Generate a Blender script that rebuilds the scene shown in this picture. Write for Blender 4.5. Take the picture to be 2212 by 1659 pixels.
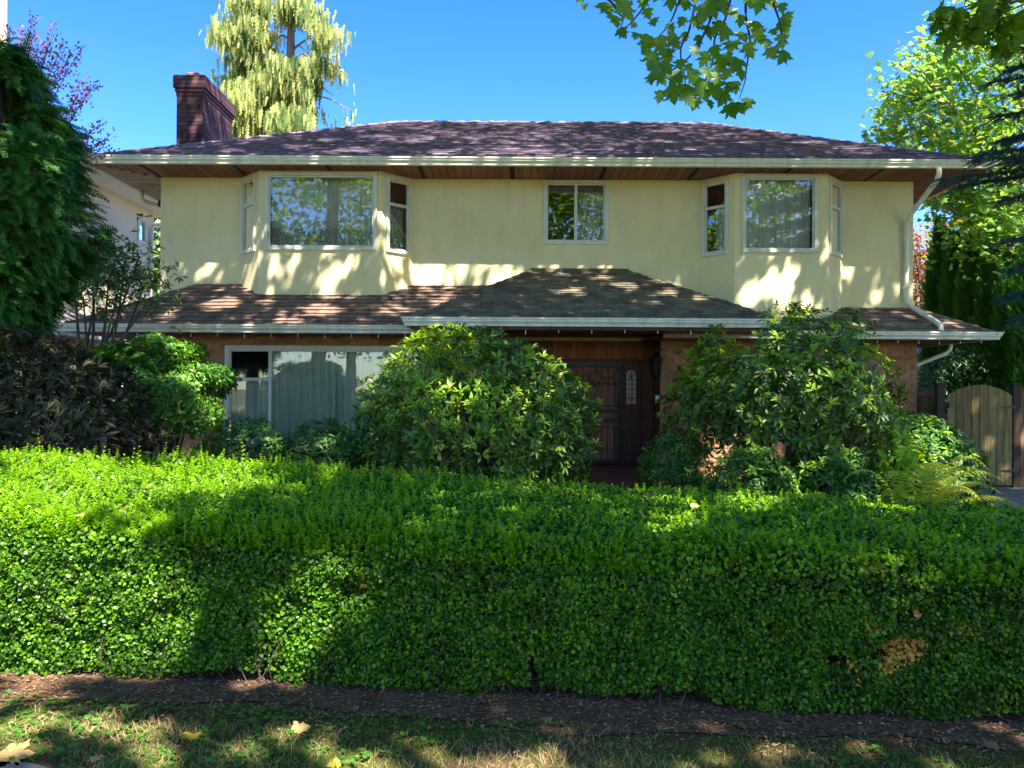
import bpy, bmesh, math, random
import numpy as np
from mathutils import Vector, Matrix, Euler

# ------------------------------------------------------------------ camera, sky, sun, exposure
SC = bpy.context.scene
for o in list(bpy.data.objects):
    bpy.data.objects.remove(o)
EYE = 1.6
FPX = 1662.0                      # focal length in units of a 2212 px wide picture
PITCH, ROLL = 0.0063, 0.0058
cam_d = bpy.data.cameras.new("camera")
cam_d.sensor_width = 36.0
cam_d.lens = 36.0 * FPX / 2212.0
cam_d.clip_start = 0.05
cam_d.clip_end = 1000.0
cam = bpy.data.objects.new("camera", cam_d)
SC.collection.objects.link(cam)
CAMR = Matrix.Rotation(math.pi / 2 + PITCH, 4, 'X') @ Matrix.Rotation(ROLL, 4, 'Z')
cam.matrix_world = Matrix.Translation((0, 0, EYE)) @ CAMR
SC.camera = cam

SUN_AZ, SUN_EL = math.radians(30), math.radians(56)      # azimuth: to the right of straight behind the camera
TO_SUN = np.array([math.sin(SUN_AZ) * math.cos(SUN_EL), -math.cos(SUN_AZ) * math.cos(SUN_EL), math.sin(SUN_EL)])
world = bpy.data.worlds.new("World")
SC.world = world
world.use_nodes = True
wn = world.node_tree.nodes
sky = wn.new("ShaderNodeTexSky")
sky.sky_type = 'NISHITA'
sky.sun_disc = False
sky.sun_elevation = SUN_EL
sky.sun_rotation = math.radians(180) - SUN_AZ
sky.air_density = 1.0
sky.dust_density = 0.3
sky.ozone_density = 5.0
sky.altitude = 50
wn["Background"].inputs[1].default_value = 0.086
hsv = wn.new("ShaderNodeHueSaturation"); hsv.inputs["Saturation"].default_value = 1.32; hsv.inputs["Hue"].default_value = 0.518
world.node_tree.links.new(sky.outputs[0], hsv.inputs["Color"])
world.node_tree.links.new(hsv.outputs[0], wn["Background"].inputs[0])

sun_d = bpy.data.lights.new("sun", 'SUN')
sun_d.energy = 4.2
sun_d.angle = math.radians(0.53)
sun_d.color = (1.0, 0.93, 0.82)
sun = bpy.data.objects.new("sun", sun_d)
SC.collection.objects.link(sun)
sun.rotation_euler = Vector(-TO_SUN).to_track_quat('-Z', 'Y').to_euler()
sun.location = (10, -20, 30)

vs = SC.view_settings
vs.view_transform = 'Standard'
vs.look = 'None'
vs.exposure = 2.5
vs.gamma = 1.0
vs.use_curve_mapping = False
SC.cycles.max_bounces = 8
SC.cycles.transparent_max_bounces = 12
SC.cycles.caustics_reflective = False
SC.cycles.caustics_refractive = False
SC.cycles.sample_clamp_indirect = 4.0

rng = np.random.default_rng(7)
R = random.Random(11)

# ------------------------------------------------------------------ pixel helpers (2212 x 1659 picture)
_R3 = np.array(CAMR.to_3x3())
def ray(px, py):
    return _R3 @ np.array([(px - 1106) / FPX, (829.5 - py) / FPX, -1.0])
def P(px, py, d):
    """the point of the place seen at that pixel, d metres in front of the camera"""
    v = ray(px, py)
    return np.array([0, 0, EYE]) + v * (d / v[1])
def G(px, py, z=0.0):
    v = ray(px, py)
    return np.array([0, 0, EYE]) + v * ((z - EYE) / v[2])
def project(p):
    q = (np.atleast_2d(p) - np.array([0, 0, EYE])) @ _R3
    w = np.where(q[:, 2] < -0.05, -q[:, 2], np.nan)
    return 1106 + FPX * q[:, 0] / w, 829.5 - FPX * q[:, 1] / w

# ------------------------------------------------------------------ objects
COL = SC.collection
def empty(name, loc, label=None, cat=None, group=None):
    o = bpy.data.objects.new(name, None)
    o.empty_display_size = 0.2
    o.location = [float(c) for c in loc]
    COL.objects.link(o)
    return tag(o, label, cat, group)
def tag(o, label=None, cat=None, group=None, kind=None):
    if label: o["label"] = label
    if cat: o["category"] = cat
    if group: o["group"] = group
    if kind: o["kind"] = kind
    return o
def link(name, me, parent=None, loc=None, kind=None):
    o = bpy.data.objects.new(name, me)
    COL.objects.link(o)
    if parent is not None:
        o.parent = parent
        if parent.type == 'EMPTY':
            o.matrix_parent_inverse = Matrix.Translation(-parent.location)
    if loc is not None: o.location = loc
    if kind: o["kind"] = kind
    return o
def mesh_np(name, V, T, mats, mi=None, smooth=False):
    """mesh from a vertex array and an array of triangles or quads"""
    V = np.ascontiguousarray(V, dtype=np.float32); T = np.ascontiguousarray(T, dtype=np.int32)
    k = T.shape[1]
    me = bpy.data.meshes.new(name)
    me.vertices.add(len(V)); me.vertices.foreach_set("co", V.ravel())
    me.loops.add(T.size); me.loops.foreach_set("vertex_index", T.ravel())
    me.polygons.add(len(T))
    me.polygons.foreach_set("loop_start", np.arange(0, T.size, k, dtype=np.int32))
    if not isinstance(mats, (list, tuple)): mats = [mats]
    for m in mats: me.materials.append(m)
    if mi is not None: me.polygons.foreach_set("material_index", np.ascontiguousarray(mi, dtype=np.int32))
    if smooth: me.polygons.foreach_set("use_smooth", np.ones(len(T), dtype=bool))
    me.update(calc_edges=True)
    return me

class MB:
    """collects shapes into ONE mesh object"""
    def __init__(s): s.v = []; s.f = []; s.sm = []
    def add(s, vs_, fs, smooth=False):
        b = len(s.v); s.v += [tuple(map(float, p)) for p in vs_]
        s.f += [tuple(b + i for i in f) for f in fs]; s.sm += [smooth] * len(fs)
        return s
    def box(s, x0, x1, y0, y1, z0, z1, T=None, bev=0.0):
        if bev > 0:
            bm = bmesh.new(); bmesh.ops.create_cube(bm, size=1)
            for v in bm.verts:
                v.co = ((x0 + x1) / 2 + v.co.x * (x1 - x0), (y0 + y1) / 2 + v.co.y * (y1 - y0), (z0 + z1) / 2 + v.co.z * (z1 - z0))
            bmesh.ops.bevel(bm, geom=bm.edges[:], offset=bev, segments=1, affect='EDGES')
            vs_ = [tuple(v.co) for v in bm.verts]; fs = [[v.index for v in f.verts] for f in bm.faces]; bm.free()
        else:
            vs_ = [(x, y, z) for z in (z0, z1) for y in (y0, y1) for x in (x0, x1)]
            fs = [(0, 2, 3, 1), (4, 5, 7, 6), (0, 1, 5, 4), (1, 3, 7, 5), (3, 2, 6, 7), (2, 0, 4, 6)]
        if T is not None: vs_ = [T(p) for p in vs_]
        return s.add(vs_, fs)
    def prism(s, poly, a, b):
        """poly: 3-D ring; extruded from offset vector a to offset vector b"""
        n = len(poly); a = np.array(a); b = np.array(b)
        vs_ = [np.array(p) + a for p in poly] + [np.array(p) + b for p in poly]
        return s.add(vs_, [tuple(range(n))[::-1], tuple(range(n, 2 * n))] + [(i, (i + 1) % n, n + (i + 1) % n, n + i) for i in range(n)])
    def tube(s, pts, rad, n=8, cap=True):
        V, F = tube(pts, rad, n, cap)
        return s.add(V, F, True)
    def build(s, name, m, parent=None, kind=None, loc=None):
        me = bpy.data.meshes.new(name); me.from_pydata(s.v, [], s.f)
        for mm in (m if isinstance(m, (list, tuple)) else [m]): me.materials.append(mm)
        if any(s.sm): me.polygons.foreach_set("use_smooth", s.sm)
        me.update()
        return link(name, me, parent, loc, kind)

def tube(pts, rad, n=8, cap=True):
    pts = np.array(pts, dtype=float); m = len(pts)
    rad = np.full(m, rad) if np.isscalar(rad) else np.array(rad)
    tan = np.gradient(pts, axis=0); tan /= np.linalg.norm(tan, axis=1)[:, None] + 1e-9
    ref = np.array([0, 0, 1.0]) if abs(tan[0][2]) < 0.9 else np.array([1.0, 0, 0])
    V = []
    for i in range(m):
        a = np.cross(tan[i], ref); a /= np.linalg.norm(a) + 1e-9
        b = np.cross(tan[i], a); ref = -np.cross(tan[i], a) if False else ref
        for k in range(n):
            t = 2 * math.pi * k / n
            V.append(pts[i] + rad[i] * (math.cos(t) * a + math.sin(t) * b))
    F = [(i * n + k, i * n + (k + 1) % n, (i + 1) * n + (k + 1) % n, (i + 1) * n + k) for i in range(m - 1) for k in range(n)]
    if cap:
        F += [tuple(range(n))[::-1], tuple(range((m - 1) * n, m * n))]
    return V, F
def curve(pts, n=12):
    """smooth path through points (Catmull-Rom)"""
    p = [np.array(q, float) for q in pts]; p = [2 * p[0] - p[1]] + p + [2 * p[-1] - p[-2]]
    out = []
    for i in range(1, len(p) - 2):
        for k in range(n):
            t = k / n
            out.append(0.5 * ((2 * p[i]) + (-p[i - 1] + p[i + 1]) * t + (2 * p[i - 1] - 5 * p[i] + 4 * p[i + 1] - p[i + 2]) * t * t + (-p[i - 1] + 3 * p[i] - 3 * p[i + 1] + p[i + 2]) * t ** 3))
    out.append(p[-2])
    return np.array(out)

# ------------------------------------------------------------------ materials
def M(name, col, rough=0.7, col2=None, nscale=4.0, bump=0.0, bscale=40.0, spec=0.3, metal=0.0, island=0.0, stretch=None, detail=4.0, blend=(0.35, 0.65), bdist=0.01):
    m = bpy.data.materials.new(name); m.use_nodes = True
    nt = m.node_tree; N = nt.nodes; L = nt.links; b = N["Principled BSDF"]
    b.inputs["Roughness"].default_value = rough; b.inputs["Metallic"].default_value = metal
    b.inputs["Specular IOR Level"].default_value = spec
    b.inputs["Base Color"].default_value = (*col, 1)
    tc = N.new("ShaderNodeTexCoord"); src = tc.outputs["Object"]
    if stretch:
        mp = N.new("ShaderNodeMapping"); mp.inputs["Scale"].default_value = stretch
        L.new(src, mp.inputs[0]); src = mp.outputs[0]
    out = None
    if col2 is not None:
        nz = N.new("ShaderNodeTexNoise"); nz.inputs["Scale"].default_value = nscale; nz.inputs["Detail"].default_value = detail
        L.new(src, nz.inputs["Vector"])
        cr = N.new("ShaderNodeValToRGB"); cr.color_ramp.elements[0].position, cr.color_ramp.elements[1].position = blend
        cr.color_ramp.elements[0].color = (*col, 1); cr.color_ramp.elements[1].color = (*col2, 1)
        L.new(nz.outputs[0], cr.inputs[0]); out = cr.outputs[0]
    if island > 0:
        gi = N.new("ShaderNodeNewGeometry"); oi = N.new("ShaderNodeObjectInfo")
        ad = N.new("ShaderNodeMath"); ad.operation = 'ADD'; fr = N.new("ShaderNodeMath"); fr.operation = 'FRACT'
        L.new(gi.outputs["Random Per Island"], ad.inputs[0]); L.new(oi.outputs["Random"], ad.inputs[1]); L.new(ad.outputs[0], fr.inputs[0])
        mr = N.new("ShaderNodeMapRange"); mr.inputs[3].default_value = 1 - island; mr.inputs[4].default_value = 1 + island
        L.new(fr.outputs[0], mr.inputs[0])
        hs = N.new("ShaderNodeHueSaturation")
        if out is not None: L.new(out, hs.inputs["Color"])
        else: hs.inputs["Color"].default_value = (*col, 1)
        L.new(mr.outputs[0], hs.inputs["Value"]); out = hs.outputs[0]
    if out is not None: L.new(out, b.inputs["Base Color"])
    if bump > 0:
        nb = N.new("ShaderNodeTexNoise"); nb.inputs["Scale"].default_value = bscale; nb.inputs["Detail"].default_value = 3
        L.new(src, nb.inputs["Vector"])
        bp = N.new("ShaderNodeBump"); bp.inputs["Strength"].default_value = bump; bp.inputs["Distance"].default_value = bdist
        L.new(nb.outputs[0], bp.inputs["Height"]); L.new(bp.outputs[0], b.inputs["Normal"])
    return m

def leaf_mat(name, a, b_, trans=0.35, tcol=None, rough=0.4, spec=0.5, gamma=1.0, patch=0.0):
    """leaf: colour differs from leaf to leaf, some light passes through"""
    m = bpy.data.materials.new(name); m.use_nodes = True
    nt = m.node_tree; N = nt.nodes; L = nt.links; b = N["Principled BSDF"]
    gi = N.new("ShaderNodeNewGeometry"); oi = N.new("ShaderNodeObjectInfo")
    ad = N.new("ShaderNodeMath"); ad.operation = 'ADD'; fr = N.new("ShaderNodeMath"); fr.operation = 'FRACT'
    L.new(gi.outputs["Random Per Island"], ad.inputs[0]); L.new(oi.outputs["Random"], ad.inputs[1]); L.new(ad.outputs[0], fr.inputs[0])
    cr = N.new("ShaderNodeValToRGB")
    cr.color_ramp.elements[0].color = (*a, 1); cr.color_ramp.elements[1].color = (*b_, 1)
    pw = N.new("ShaderNodeMath"); pw.operation = 'POWER'; pw.inputs[1].default_value = gamma; L.new(fr.outputs[0], pw.inputs[0])
    L.new(pw.outputs[0], cr.inputs[0]); c = cr.outputs[0]
    if patch > 0:                      # growth differs from patch to patch
        tc = N.new("ShaderNodeTexCoord"); nz = N.new("ShaderNodeTexNoise"); nz.inputs["Scale"].default_value = 5.0; nz.inputs["Detail"].default_value = 5; L.new(tc.outputs["Object"], nz.inputs["Vector"])
        mr = N.new("ShaderNodeMapRange"); mr.inputs[1].default_value = 0.3; mr.inputs[2].default_value = 0.7; mr.inputs[3].default_value = 1 - patch; mr.inputs[4].default_value = 1 + patch; L.new(nz.outputs[0], mr.inputs[0])
        vm = N.new("ShaderNodeVectorMath"); vm.operation = 'SCALE'; L.new(c, vm.inputs[0]); L.new(mr.outputs[0], vm.inputs["Scale"]); c = vm.outputs[0]
    L.new(c, b.inputs["Base Color"])
    b.inputs["Roughness"].default_value = rough; b.inputs["Specular IOR Level"].default_value = spec
    tr = N.new("ShaderNodeBsdfTranslucent")
    if tcol is None:
        hs = N.new("ShaderNodeHueSaturation"); hs.inputs["Value"].default_value = 1.8; hs.inputs["Saturation"].default_value = 1.15; hs.inputs["Hue"].default_value = 0.48
        L.new(c, hs.inputs["Color"]); L.new(hs.outputs[0], tr.inputs[0])
    else: tr.inputs[0].default_value = (*tcol, 1)
    mx = N.new("ShaderNodeMixShader"); mx.inputs[0].default_value = trans
    L.new(b.outputs[0], mx.inputs[1]); L.new(tr.outputs[0], mx.inputs[2])
    L.new(mx.outputs[0], N["Material Output"].inputs[0])
    return m

def glass_mat(name, ior=1.75, base=0.06, tint=(0.85, 0.92, 0.88)):
    m = bpy.data.materials.new(name); m.use_nodes = True
    nt = m.node_tree; N = nt.nodes; L = nt.links; N.remove(N["Principled BSDF"])
    tr = N.new("ShaderNodeBsdfTransparent"); tr.inputs[0].default_value = (*tint, 1)
    gl = N.new("ShaderNodeBsdfGlossy"); gl.inputs["Roughness"].default_value = 0.0; gl.inputs[0].default_value = (1, 1, 1, 1)
    fr = N.new("ShaderNodeFresnel"); fr.inputs[0].default_value = ior
    tc = N.new("ShaderNodeTexCoord"); nz = N.new("ShaderNodeTexNoise"); nz.inputs["Scale"].default_value = 1.6
    bp = N.new("ShaderNodeBump"); bp.inputs["Strength"].default_value = 0.05; bp.inputs["Distance"].default_value = 0.02
    L.new(tc.outputs["Object"], nz.inputs["Vector"]); L.new(nz.outputs[0], bp.inputs["Height"]); L.new(bp.outputs[0], gl.inputs["Normal"])
    ad = N.new("ShaderNodeMath"); ad.operation = 'ADD'; ad.inputs[1].default_value = base; ad.use_clamp = True
    L.new(fr.outputs[0], ad.inputs[0])
    mx = N.new("ShaderNodeMixShader"); L.new(ad.outputs[0], mx.inputs[0]); L.new(tr.outputs[0], mx.inputs[1]); L.new(gl.outputs[0], mx.inputs[2])
    L.new(mx.outputs[0], N["Material Output"].inputs[0])
    return m

stucco = M("stucco", (0.77, 0.685, 0.385), 0.9, (0.82, 0.735, 0.43), 1.2, 0.7, 48, spec=0.1, bdist=0.016)
def streaks(m, amount=0.2, scale=(2.2, 2.2, 0.22)):
    """rain marks and fading: faint vertical streaks of the surface's own dirt"""
    nt = m.node_tree; N = nt.nodes; L = nt.links; b = N["Principled BSDF"]; src = b.inputs["Base Color"].links[0].from_socket
    tc = N.new("ShaderNodeTexCoord"); mp = N.new("ShaderNodeMapping"); mp.inputs["Scale"].default_value = scale; L.new(tc.outputs["Object"], mp.inputs[0])
    nz = N.new("ShaderNodeTexNoise"); nz.inputs["Scale"].default_value = 2.4; nz.inputs["Detail"].default_value = 7; nz.inputs["Roughness"].default_value = 0.65; L.new(mp.outputs[0], nz.inputs["Vector"])
    mr = N.new("ShaderNodeMapRange"); mr.inputs[1].default_value = 0.45; mr.inputs[2].default_value = 0.72; mr.inputs[3].default_value = 1.0; mr.inputs[4].default_value = 1 - amount; L.new(nz.outputs[0], mr.inputs[0])
    mx = N.new("ShaderNodeVectorMath"); mx.operation = 'SCALE'; L.new(src, mx.inputs[0]); L.new(mr.outputs[0], mx.inputs["Scale"]); L.new(mx.outputs[0], b.inputs["Base Color"])
    return m
streaks(stucco, 0.09, (1.6, 1.6, 0.5))
trim = M("window_paint", (0.70, 0.71, 0.60), 0.45, (0.64, 0.65, 0.54), 3, spec=0.4)
gutter_m = M("gutter_paint", (0.82, 0.81, 0.67), 0.4, (0.73, 0.73, 0.59), 2.5, spec=0.45, stretch=(0.3, 1, 6), blend=(0.3, 0.75))
streaks(gutter_m, 0.3, (3.0, 3.0, 0.6)); streaks(trim, 0.18, (3, 3, 0.5))
shingle_m = M("asphalt_shingle", (0.135, 0.105, 0.155), 0.93, (0.22, 0.17, 0.21), 9, 0.6, 260, spec=0.15, island=0.22, bdist=0.004)
shingle_low = M("weathered_shingle", (0.15, 0.10, 0.085), 0.95, (0.25, 0.17, 0.125), 5, 0.7, 220, spec=0.12, island=0.25, bdist=0.005)
shingle_porch = M("mossy_shingle", (0.12, 0.10, 0.085), 0.95, (0.20, 0.165, 0.10), 3, 0.8, 200, spec=0.12, island=0.22, bdist=0.006)
brick_m = M("brick", (0.33, 0.155, 0.075), 0.85, (0.42, 0.22, 0.115), 14, 0.5, 90, spec=0.15, island=0.25, bdist=0.004)
chimbrick_m = M("sooty_brick", (0.115, 0.058, 0.066), 0.9, (0.045, 0.03, 0.04), 1.5, 0.5, 90, spec=0.15, island=0.3, bdist=0.004, blend=(0.4, 0.7))
mortar = M("mortar", (0.30, 0.24, 0.19), 0.95, (0.24, 0.19, 0.15), 20, 0.4, 120, spec=0.1)
mortar_d = M("sooty_mortar", (0.05, 0.035, 0.035), 0.95, spec=0.1)
soffit_m = M("cedar_soffit", (0.20, 0.075, 0.045), 0.6, (0.27, 0.11, 0.065), 3, 0.15, 30, spec=0.3, island=0.22, stretch=(6, 1, 1))
soffit_l = M("pale_soffit", (0.45, 0.36, 0.30), 0.6, (0.40, 0.31, 0.25), 3, spec=0.3, island=0.1)  # paler boards, used under one side eave only
dark_wood = M("dark_stained_wood", (0.10, 0.032, 0.017), 0.5, (0.17, 0.055, 0.028), 5, 0.2, 30, spec=0.35, island=0.3, stretch=(8, 8, 0.7))
red_wood = M("red_cedar_board", (0.28, 0.085, 0.035), 0.55, (0.40, 0.14, 0.055), 4, 0.2, 30, spec=0.3, island=0.35, stretch=(8, 8, 0.7))
black_metal = M("black_iron", (0.012, 0.011, 0.012), 0.45, spec=0.5)
glass = glass_mat("window_glass", 1.5, 0.05, (0.97, 0.99, 0.98))
glass_low = glass_mat("ground_floor_glass", 1.5, 0.03, (0.95, 0.985, 0.95))
curtain_m = M("sheer_curtain", (0.80, 0.80, 0.74), 0.9, (0.70, 0.70, 0.65), 6, spec=0.05)
lace_m = M("lace_curtain", (0.66, 0.66, 0.62), 0.9, (0.24, 0.26, 0.25), 38, spec=0.05, blend=(0.45, 0.55), detail=2)
dark_in = M("dark_interior", (0.03, 0.03, 0.035), 0.9, spec=0.1)  # near-black colour stands in for the shade of unlit rooms
room_m = M("room_paint", (0.22, 0.21, 0.19), 0.9, spec=0.1)
# ================================================================== GROUND
HEDGE_S = -0.113                       # the hedge runs slightly askew to the house
def hedge_y(x): return 3.90 + HEDGE_S * x
def gz(x, y):                          # height of the ground
    t = np.clip((np.asarray(y, float) - 6.0) / 5.0, 0, 1)
    return -0.12 * t * t * (3 - 2 * t)

ground_m = M("thin_lawn_soil", (0.105, 0.066, 0.036), 0.95, (0.085, 0.115, 0.022), 2.6, 0.8, 60, spec=0.1, blend=(0.42, 0.62), bdist=0.02)
soil_m = M("dark_mulch", (0.11, 0.066, 0.040), 0.95, (0.19, 0.12, 0.075), 9, 1.0, 70, spec=0.1, bdist=0.02)
concrete_m = M("concrete", (0.27, 0.24, 0.20), 0.9, (0.19, 0.17, 0.145), 6, 0.4, 120, spec=0.2)
asphalt_m = M("asphalt", (0.05, 0.05, 0.052), 0.9, (0.07, 0.07, 0.07), 8, 0.5, 150, spec=0.2)
drylawn_m = M("dry_lawn", (0.26, 0.22, 0.08), 0.95, (0.16, 0.19, 0.05), 3, 0.6, 60, spec=0.1)

xs = np.concatenate([[-300, -120, -50, -25], np.linspace(-14, 14, 57), [25, 50, 120, 300]])
ys = np.concatenate([[-300, -100, -40, -20, -8], np.linspace(-4, 24, 57), [40, 80, 150, 400]])
X, Y = np.meshgrid(xs, ys); Z = gz(X, Y)
V = np.stack([X, Y, Z], -1).reshape(-1, 3)
nx, ny = len(xs), len(ys)
idx = np.arange(nx * ny).reshape(ny, nx)
Q = np.stack([idx[:-1, :-1], idx[:-1, 1:], idx[1:, 1:], idx[1:, :-1]], -1).reshape(-1, 4)
tag(link("ground", mesh_np("ground", V, Q, ground_m)), "patchy thin lawn and bare earth below the hedge", "ground", kind="structure")

def sheet(name, pts, m, z=None, lab=None, cat=None, th=None):
    b = MB()
    if th:
        b.prism([(p[0], p[1], z) for p in pts], (0, 0, -th), (0, 0, 0))
    else:
        b.add([(p[0], p[1], z if z is not None else float(gz(p[0], p[1])) + 0.006) for p in pts], [tuple(range(len(pts)))])
    return tag(b.build(name, m), lab, cat, kind="structure")
edge = [(x, hedge_y(x) - 0.22 - 0.07 * math.sin(2.1 * x + 1) - 0.04 * math.sin(6.3 * x)) for x in np.linspace(-9, 9, 70)]
soil = MB()
back = [(x, hedge_y(x) + 2.6) for x in np.linspace(-9, 9, 70)]
soil.add([(x, y, 0.008) for x, y in edge] + [(x, y, 0.008) for x, y in back], [(i, i + 1, 71 + i, 70 + i) for i in range(69)])
tag(soil.build("soil_bed", soil_m), "strip of dark bare soil and mulch under the hedge", "soil", kind="structure")
c0 = G(128, 1655)
sheet("sidewalk", [(-9, c0[1] - 0.9), (c0[0] - 0.02, c0[1] - 0.9), (c0[0] + 0.03, c0[1] - 0.06), (c0[0] - 0.12, c0[1] + 0.0), (-3.4, c0[1] + 0.10), (-9, c0[1] + 0.75)], concrete_m, 0.014, "grey concrete sidewalk corner at the edge of the lawn", "sidewalk", 0.08)
sheet("garden_path", [(6.2, 7.0), (12.5, 6.6), (12.5, 13.85), (7.2, 13.85)], concrete_m, None, "grey concrete path leading to the garden gate", "path")
bed = MB(); bed.add([(-9.5, 6.6, -0.0), (6.1, 6.6, -0.0), (7.1, 13.8, -0.112), (-9.5, 13.8, -0.112)], [(0, 1, 2, 3)])
tag(bed.build("planting_bed", soil_m), "shaded planting bed of dark soil in front of the house", "soil", kind="structure")
sheet("road", [(-60, -13.0), (60, -13.0), (60, -5.5), (-60, -5.5)], asphalt_m, 0.012, "asphalt street behind the viewer", "road")
sheet("lawn", [(-60, -34.0), (60, -34.0), (60, -13.4), (-60, -13.4)], drylawn_m, 0.02, "dry sunlit lawn across the street", "lawn")

# ================================================================== HOUSE
house = empty("house", (0.45, 14.3, -0.12), "two storey cream stucco house with brick ground floor and dark shingle hip roofs", "house")
WX0, WX1, WY, WYB = -6.56, 7.45, 14.3, 21.5
ZS = 5.50                              # upper soffit
EX0, EX1, EY, EYB = -7.43, 8.36, 13.45, 22.35
ZE = 5.63                              # roof edge

def frame_T(o, u):
    """local (u along the wall, w outward, z) -> world"""
    o = np.array(o, float); u = np.array(u, float); u /= np.linalg.norm(u)
    out = np.array([u[1], -u[0], 0.0])
    return lambda p: o + u * p[0] + out * p[1] + np.array([0, 0, p[2]])

def wall_panel(b, T, W, z0, z1, openings=(), th=0.14):
    us = sorted({0, W, *[a for o in openings for a in o[:2]]}); zs = sorted({z0, z1, *[a for o in openings for a in o[2:]]})
    for i in range(len(us) - 1):
        for j in range(len(zs) - 1):
            cu, cz = (us[i] + us[i + 1]) / 2, (zs[j] + zs[j + 1]) / 2
            if any(o[0] < cu < o[1] and o[2] < cz < o[3] for o in openings): continue
            b.add([T((us[i], 0, zs[j])), T((us[i + 1], 0, zs[j])), T((us[i + 1], 0, zs[j + 1])), T((us[i], 0, zs[j + 1]))], [(0, 1, 2, 3)])
    for u0, u1, a0, a1 in openings:
        c = [(u0, a0), (u1, a0), (u1, a1), (u0, a1)]
        for k in range(4):
            p, q = c[k], c[(k + 1) % 4]
            b.add([T((p[0], 0, p[1])), T((p[0], -th, p[1])), T((q[0], -th, q[1])), T((q[0], 0, q[1]))], [(0, 1, 2, 3)])

def curtain(T, u0, u1, z0, z1, w, m, parent, name="curtain", amp=0.025, wl=0.11, seed=0, pleat=True):
    r = random.Random(seed); n = max(8, int((u1 - u0) / 0.012)); vs_ = []; ph = r.random() * 6
    for i in range(n + 1):
        u = u0 + (u1 - u0) * i / n
        ww = w + amp * (math.sin(2 * math.pi * u / wl + ph + 1.3 * math.sin(u * 9 + ph)) + 0.4 * math.sin(u * 23 + ph))
        vs_ += [T((u, ww, z0)), T((u, ww * 0.6 + w * 0.4, z1))]
    me = MB().add(vs_, [(2 * i, 2 * i + 2, 2 * i + 3, 2 * i + 1) for i in range(n)], True)
    return me.build(name, m, parent)

def ring(b, T, u0, u1, z0, z1, t, w0, w1, bev=0.004):
    b.box(u0, u1, w0, w1, z1 - t, z1, T, bev); b.box(u0, u1, w0, w1, z0, z0 + t, T, bev)
    b.box(u0, u0 + t, w0, w1, z0 + t, z1 - t, T, bev); b.box(u1 - t, u1, w0, w1, z0 + t, z1 - t, T, bev)

def window(T, u0, u1, z0, z1, label=None, split=None, t=0.06, gm=None, parent=None):
    """window part: outer frame; children: sash, pane, mullion"""
    gm = gm or glass
    b = MB(); ring(b, T, u0, u1, z0, z1, t, -0.03, 0.035)
    w = b.build("window", trim, parent or house)
    if label: w["label"] = label
    cells = split or [(0, 1, 0, 1)]
    iu0, iu1, iz0, iz1 = u0 + t, u1 - t, z0 + t, z1 - t
    for (a, c, d, e) in cells:
        s0, s1, q0, q1 = iu0 + (iu1 - iu0) * a, iu0 + (iu1 - iu0) * c, iz0 + (iz1 - iz0) * d, iz0 + (iz1 - iz0) * e
        s = MB(); ring(s, T, s0, s1, q0, q1, 0.028, -0.035, 0.008, 0.003); s.build("sash", trim, w)
        g = MB(); g.box(s0 + 0.02, s1 - 0.02, -0.022, -0.016, q0 + 0.02, q1 - 0.02, T); g.build("pane", gm, w)
    return w

# --- upper walls
up = MB()
Tm = frame_T((WX0, WY, 0), (1, 0, 0))
cw = (0.567 - WX0, 1.772 - WX0, 4.29, 5.49)          # centre window
bays = [(-5.07, -1.858), (3.476, 6.143)]
wall_panel(up, Tm, -5.07 - WX0, 2.5, ZS); wall_panel(up, frame_T((WX0, WYB, 0), (0, -1, 0)), WYB - WY, 2.3, ZS)
up.build("stucco_wall", stucco, house); up = MB()
Tm2 = frame_T((-1.858, WY, 0), (1, 0, 0)); c2 = (0.567 + 1.858, 1.772 + 1.858, 4.29, 5.485)
wall_panel(up, Tm2, 3.476 + 1.858, 2.5, ZS, [c2]); up.build("stucco_wall", stucco, house); up = MB()
Tm3 = frame_T((6.143, WY, 0), (1, 0, 0)); wall_panel(up, Tm3, WX1 - 6.143, 2.5, ZS)
wall_panel(up, frame_T((WX1, WY, 0), (0, 1, 0)), WYB - WY, 2.3, ZS)
wall_panel(up, frame_T((WX1, WYB, 0), (-1, 0, 0)), WX1 - WX0, 2.3, ZS)
up.build("stucco_wall", stucco, house)
upb = MB(); wall_panel(upb, frame_T((WX1 + 0.02, WYB - 0.01, 0), (-1, 0, 0)), WX1 - WX0 + 0.9, -0.2, 2.3); upb.build("rear_wall", stucco, house)
inn = MB()
inn.box(WX0 + 0.2, WX1 - 0.2, WY + 1.6, WY + 1.66, -0.1, ZS - 0.05)      # rooms end a little behind the windows
inn.box(WX0 + 0.05, WX1 - 0.05, 13.55, WYB - 0.05, 2.72, 2.80)           # floor between the storeys
inn.build("room_wall", room_m, house)

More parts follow.
